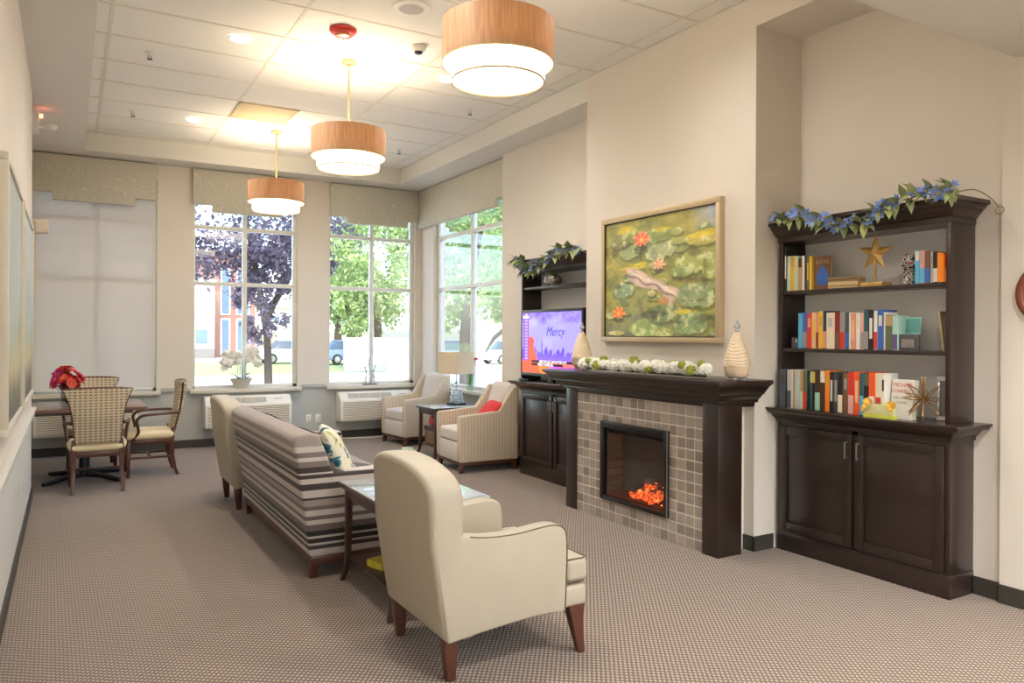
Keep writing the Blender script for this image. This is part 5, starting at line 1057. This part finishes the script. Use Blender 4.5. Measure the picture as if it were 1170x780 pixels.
t = thing('mosaic_bowl', 'round mosaic bowl under the garland on the hutch shelf', 'bowl', (4.31, 6.60, 2.0))
mm, tt, pp, N, L = nt('mosaic_silver'); tcn = N('ShaderNodeTexCoord'); vo = N('ShaderNodeTexVoronoi'); vo.inputs['Scale'].default_value = 60; L(tcn.outputs['Object'], vo.inputs[0]); bw = N('ShaderNodeRGBToBW'); L(vo.outputs['Color'], bw.inputs[0]); L(ramp(tt, L, bw.outputs[0], [(.1, c(70, 66, 60)), (.9, c(214, 206, 190))], 'LINEAR'), pp.inputs['Base Color']); pp.inputs['Roughness'].default_value = .25
MB().lathe([(0, 0), (.05, 0), (.085, .03), (.095, .06), (.085, .095), (.06, .11), (.055, .11), (.08, .06), (.05, .02), (0, .015)], 28, cap=False).build('body', mm, t)
for k in range(8): a = k*.785; inst(gleafs[k % 3], 'leaf', t, (.03*math.cos(a), .03*math.sin(a), .10), rz(a) @ ry(-.7))
#==OUT==
# ------------------------------------------------------------------ outside
ZG = -.40
GRASS = mat('grass', c(132, 146, 92), .9, var=.35, scale=1.5, bump=.4, bscale=20); ROADM = mat('asphalt', c(150, 148, 146), .9, var=.1, scale=2)
struct('lawn', MB().box(-70, 130, 11.0, 140, ZG-.3, ZG), GRASS, smooth=0)
struct('footpath', MB().box(-70, 130, 11.1, 35.5, ZG, ZG+.02), CONC, smooth=0)
struct('road', MB().box(-70, 130, 52, 62, ZG, ZG+.02), ROADM, smooth=0)
struct('parking_area', MB().box(17.5, 60, 35.6, 51.9, ZG, ZG+.02), CONC, smooth=0)
BARK = mat('bark', c(66, 58, 52), .9, var=.3, scale=10, bump=.5, bscale=20)
def tree(name, label, base, trunk, blobs, nleaf, size, lm, seed):
    r = np.random.default_rng(seed); t = thing(name, label, 'tree', (base[0], base[1], ZG), group='trees outside the windows', world=True)
    MB().tube([Vector(p) for p in trunk[0][0]], trunk[0][1], 10).build('trunk', BARK, t)
    for pth, rad in trunk[1:]: MB().tube([Vector(p) for p in pth], rad, 8).build('branch', BARK, t)
    vs = []; fs = []
    for (cx, cy, cz, rx_, ry_, rz_, share) in blobs:
        n = int(nleaf*share); k = max(6, n//70); d = r.normal(size=(k, 3)); d /= np.linalg.norm(d, axis=1)[:, None]; cl = d*(r.uniform(.25, 1, (k, 1))**.45)*np.array([rx_, ry_, rz_])+np.array([cx, cy, cz])
        p = cl[r.integers(0, k, n)]+r.normal(size=(n, 3))*np.array([rx_, ry_, rz_])*.085
        a = r.normal(size=(n, 3)); a /= np.linalg.norm(a, axis=1)[:, None]; b = np.cross(a, r.normal(size=(n, 3))); b /= np.linalg.norm(b, axis=1)[:, None]; s = size*r.uniform(.6, 1.3, (n, 1))
        q = np.stack([p-a*s, p+b*s*.45, p+a*s, p-b*s*.45], 1).reshape(-1, 3); o = len(vs)
        vs += q.tolist(); fs += [(o+4*i, o+4*i+1, o+4*i+2, o+4*i+3) for i in range(n)]
    m_ = MB(); m_.v = vs; m_.f = fs; m_.m = [0]*len(fs); f = m_.build('foliage', lm, t, smooth=0); f['kind'] = 'stuff'
    return t
def leafmat(name, col, tr=.35):
    m, t, p, N, L = nt(name); p.inputs['Roughness'].default_value = .5; oi = N('ShaderNodeTexNoise'); oi.inputs['Scale'].default_value = 1.3; tc = N('ShaderNodeTexCoord'); L(tc.outputs['Object'], oi.inputs[0])
    cc = ramp(t, L, oi.outputs['Fac'], [(.3, tuple(v*.7 for v in col)), (.7, tuple(min(1, v*1.35) for v in col))], 'LINEAR'); L(cc, p.inputs['Base Color'])
    tl_ = N('ShaderNodeBsdfTranslucent'); L(cc, tl_.inputs[0]); mx = N('ShaderNodeMixShader'); mx.inputs[0].default_value = tr; L(p.outputs[0], mx.inputs[1]); L(tl_.outputs[0], mx.inputs[2]); L(mx.outputs[0], t.nodes['Material Output'].inputs[0]); return m
PURP = leafmat('plum_leaves', c(92, 86, 108)); GRL = leafmat('light_green_leaves', c(150, 172, 112)); GRM = leafmat('mid_green_leaves', c(128, 156, 98))
tree('plum_tree', 'dark plum-leaved tree outside the orchid window', (4.75, 21.5), [([(4.75, 21.5, ZG), (4.7, 21.5, 1.4), (4.4, 21.3, 3.0), (4.0, 21, 4.6)], [.12, .10, .08, .05]), ([(4.7, 21.5, 2.0), (5.6, 21.6, 3.6), (6.2, 21.7, 4.8)], [.1, .07, .04])], [(3.9, 21, 5.4, 3.2, 2.2, 2.7, .78), (4.5, 21, 2.5, .8, .7, 1.3, .14), (5.6, 21.5, 3.6, 1.0, 1.0, .8, .10)], 17000, .085, PURP, 1)
tree('leafy_tree', 'light green tree behind the pale fence outside the middle window', (14.2, 38.5), [([(14.2, 38.5, ZG), (14.1, 38.5, 2.0), (13.9, 38.4, 5)], [.25, .2, .1])], [(13.9, 38.5, 5.6, 2.3, 2.2, 3.9, .8), (12.6, 37.6, 2.6, .9, .9, 1.5, .2)], 15000, .13, GRL, 2)
tree('leafy_tree', 'green tree with a leaning trunk outside the side window', (12.3, 24.5), [([(12.3, 24.5, ZG), (12.25, 24.5, 1.5), (12.4, 24.5, 3.2), (12.9, 24.4, 5.5)], [.24, .19, .15, .07]), ([(12.3, 24.5, 1.9), (13.0, 24.7, 3.4), (13.8, 25, 4.4)], [.11, .08, .04])], [(12.6, 24.6, 5.4, 1.9, 2.0, 3.4, .7), (12.0, 25.2, 3.0, 1.0, 1.0, 1.3, .3)], 12000, .10, GRM, 3)
tree('leafy_tree', 'green tree with a low slanting bough at the right of the side window', (18.6, 30.5), [([(18.6, 30.5, ZG), (18.5, 30.5, 1.2), (17.9, 30.5, 2.6), (17.2, 30.5, 3.4), (16.9, 30.4, 4.6)], [.3, .24, .18, .14, .06]), ([(18.4, 30.5, 1.6), (18.3, 30.6, 4), (18.0, 30.4, 6)], [.16, .12, .06]), ([(16.15, 30.2, .7), (16.6, 30.3, 1.3), (17.3, 30.5, 1.75), (18.4, 30.5, 2.3)], [.04, .08, .1, .12])], [(17.4, 30.5, 6.2, 2.6, 2.2, 3.2, .75), (17.9, 31.2, 3.2, 1.1, 1, 1.1, .25)], 12000, .12, GRL, 4)
tree('leafy_tree', 'pale distant tree beyond the road outside the middle window', (20.5, 66), [([(20.5, 66, ZG), (20.5, 66, 4)], [.4, .2])], [(20.3, 66, 6.5, 3.5, 3, 4.5, 1.)], 6000, .25, GRL, 5)
tree('leafy_tree', 'broad distant tree far beyond the side window', (35, 60), [([(35, 60, ZG), (35, 60, 4)], [.5, .3])], [(35, 60, 8.5, 7, 4, 6, 1.)], 9000, .3, GRM, 6)
# pale fence
t = thing('fence', 'pale grey board fence on the lawn edge outside the middle window', 'fence', (14.5, 36.2, ZG), world=True)
FN = mat('pale_fence_paint', c(150, 163, 176), .7, var=.04, scale=4)
pmesh = mesh_of(MB().box(-1.17, 1.17, -.02, .02, .03, 1.66), 'panel', FN, bevel=.008); pst = mesh_of(MB().box(-.05, .05, -.05, .05, 0, 1.78).box(-.065, .065, -.065, .065, 1.78, 1.81), 'post', FN, bevel=.006)
for k in range(2): inst(pmesh, 'panel', t, (12.8+k*2.44-14.5, 0, 0))
for k in range(3): inst(pst, 'post', t, (11.58+k*2.44-14.5, 0, 0))
MB().box(11.6, 16.44, 36.17, 36.23, 1.24, 1.30).build('cap_rail', FRAMEW, t)
t = thing('utility_box', 'white utility cabinet standing in front of the pale fence', 'utility box', (13.9, 35.0, ZG+.02)); MB().box(-.5, .5, -.3, .3, 0, .75).build('body', WHITEP, t, bevel=.02); MB().box(-.53, .53, -.33, .33, .75, .79).build('lid', WHITEP, t, bevel=.01)
# buildings
WINB = mat('building_glass', c(96, 118, 140), .15, var=.2, scale=2); BRK = mat('red_brick', c(138, 100, 90), .9, var=.2, scale=6); WHB = mat('white_render', c(226, 222, 214), .8, var=.04, scale=2); TNB = mat('tan_cladding', c(196, 180, 156), .8, var=.08); RFD = mat('dark_roof', c(110, 106, 104), .8)
def building(label, x0, x1, y0, y1, z1, wall, wins, strips=()):
    t = thing('building', label, 'building', ((x0+x1)/2, y0, ZG), world=True)
    MB().box(x0, x1, y0, y1, ZG, z1).build('wall', wall, t); MB().box(x0-.15, x1+.15, y0-.15, y1+.15, z1, z1+.25).build('roof', RFD if wall is not WHB else WHB, t)
    for (a, b, c0, c1) in wins:
        f = MB().box(a, b, y0-.06, y0+.02, c0, c1).build('window', FRAMEW, t); MB().box(a+.08, b-.08, y0-.08, y0-.02, c0+.08, c1-.08).build('pane', WINB, f)
    for (a, b, c0, c1, m_) in strips: MB().box(a, b, y0-.10, y0+.02, c0, c1).build('cladding_band', m_, t)
building('white two-storey building at the left of the orchid window view', 1.5, 9.3, 60, 70, 5.2, WHB, [(7.9, 8.9, .6, 1.8), (6.0, 7.0, .6, 1.8), (4, 5, .6, 1.8)], [(1.5, 9.3, 2.7, 2.85, TNB), (1.5, 9.3, ZG, .35, RFD)])
building('red brick building with tall windows behind the plum tree', 9.5, 12.6, 62, 72, 7.5, BRK, [(10.05, 10.75, -.2, 2.6), (10.05, 10.75, 2.9, 6.5), (11.2, 12.2, -.2, 2.6), (11.2, 12.2, 2.9, 6.5)])
building('long low white building with a row of small windows', 15.6, 27, 75, 85, 3.9, WHB, [(16.0+k*.95, 16.65+k*.95, 2.35, 3.2) for k in range(11)], [(15.6, 27, ZG, 1.6, TNB)])
building('pale house seen past the parked cars in the side window', 37.5, 47, 68, 76, 4.6, WHB, [(38.5, 39.6, .8, 2.6), (41, 42.1, .8, 2.6), (44, 45.1, .8, 2.6)])
# cars
TYR = mat('tyre', c(36, 36, 38), .8); CGL = mat('car_glass', c(60, 72, 84), .1)
def car(label, x, y, rot, col):
    t = thing('car', label, 'car', (x, y, ZG+.02), rz=rot, group='cars parked outside'); cm = mat('car_paint_%d%d%d' % col, c(*col), .25, var=.02, coat=.6)
    body = [(-2.15, .28), (-2.18, .62), (-2.05, .80), (-1.35, .90), (1.15, .93), (1.95, .80), (2.15, .66), (2.18, .30)]
    MB().prism(body, 'y', -.86, .86).build('body', cm, t, bevel=.06, seg=3)
    MB().add([(-1.35, -.78, .88), (1.25, -.78, .90), (1.25, .78, .90), (-1.35, .78, .88), (-.75, -.62, 1.42), (.75, -.62, 1.42), (.75, .62, 1.42), (-.75, .62, 1.42)], [(4, 5, 6, 7), (0, 1, 5, 4), (1, 2, 6, 5), (2, 3, 7, 6), (3, 0, 4, 7)]).build('cabin', CGL, t, bevel=.04)
    MB().box(-.78, .78, -.64, .64, 1.40, 1.46).build('roof', cm, t, bevel=.03)
    for sx in (-1.35, 1.32):
        for sy in (-1, 1):
            w = MB().lathe([(0, -.1), (.30, -.1), (.32, -.06), (.32, .06), (.30, .1), (0, .1)], 24, cap=False).map(lambda a, b, q, sx=sx, sy=sy: (sx+a, sy*.80+q, .32+b)).build('wheel', TYR, t)
            MB().lathe([(0, -.115), (.19, -.11), (.19, .11), (0, .115)], 20, cap=False).map(lambda a, b, q, sx=sx, sy=sy: (sx+a, sy*.80+q, .32+b)).build('hubcap', STEEL, w)
    for sy in (-1, 1): MB().box(-2.2, -2.12, sy*.62-.14, sy*.62+.14, .60, .72).build('light', WHITEP, t, bevel=.02)
car('white car parked outside the side window', 24.6, 42.4, .08, (222, 224, 226)); car('dark grey car parked behind the white one', 22.4, 46.5, 1.2, (90, 96, 108))
car('silver car parked across the road in the orchid window view', 12.0, 48.5, .05, (186, 192, 200)); car('blue car partly behind the pale fence', 14.9, 46, .3, (110, 128, 160))
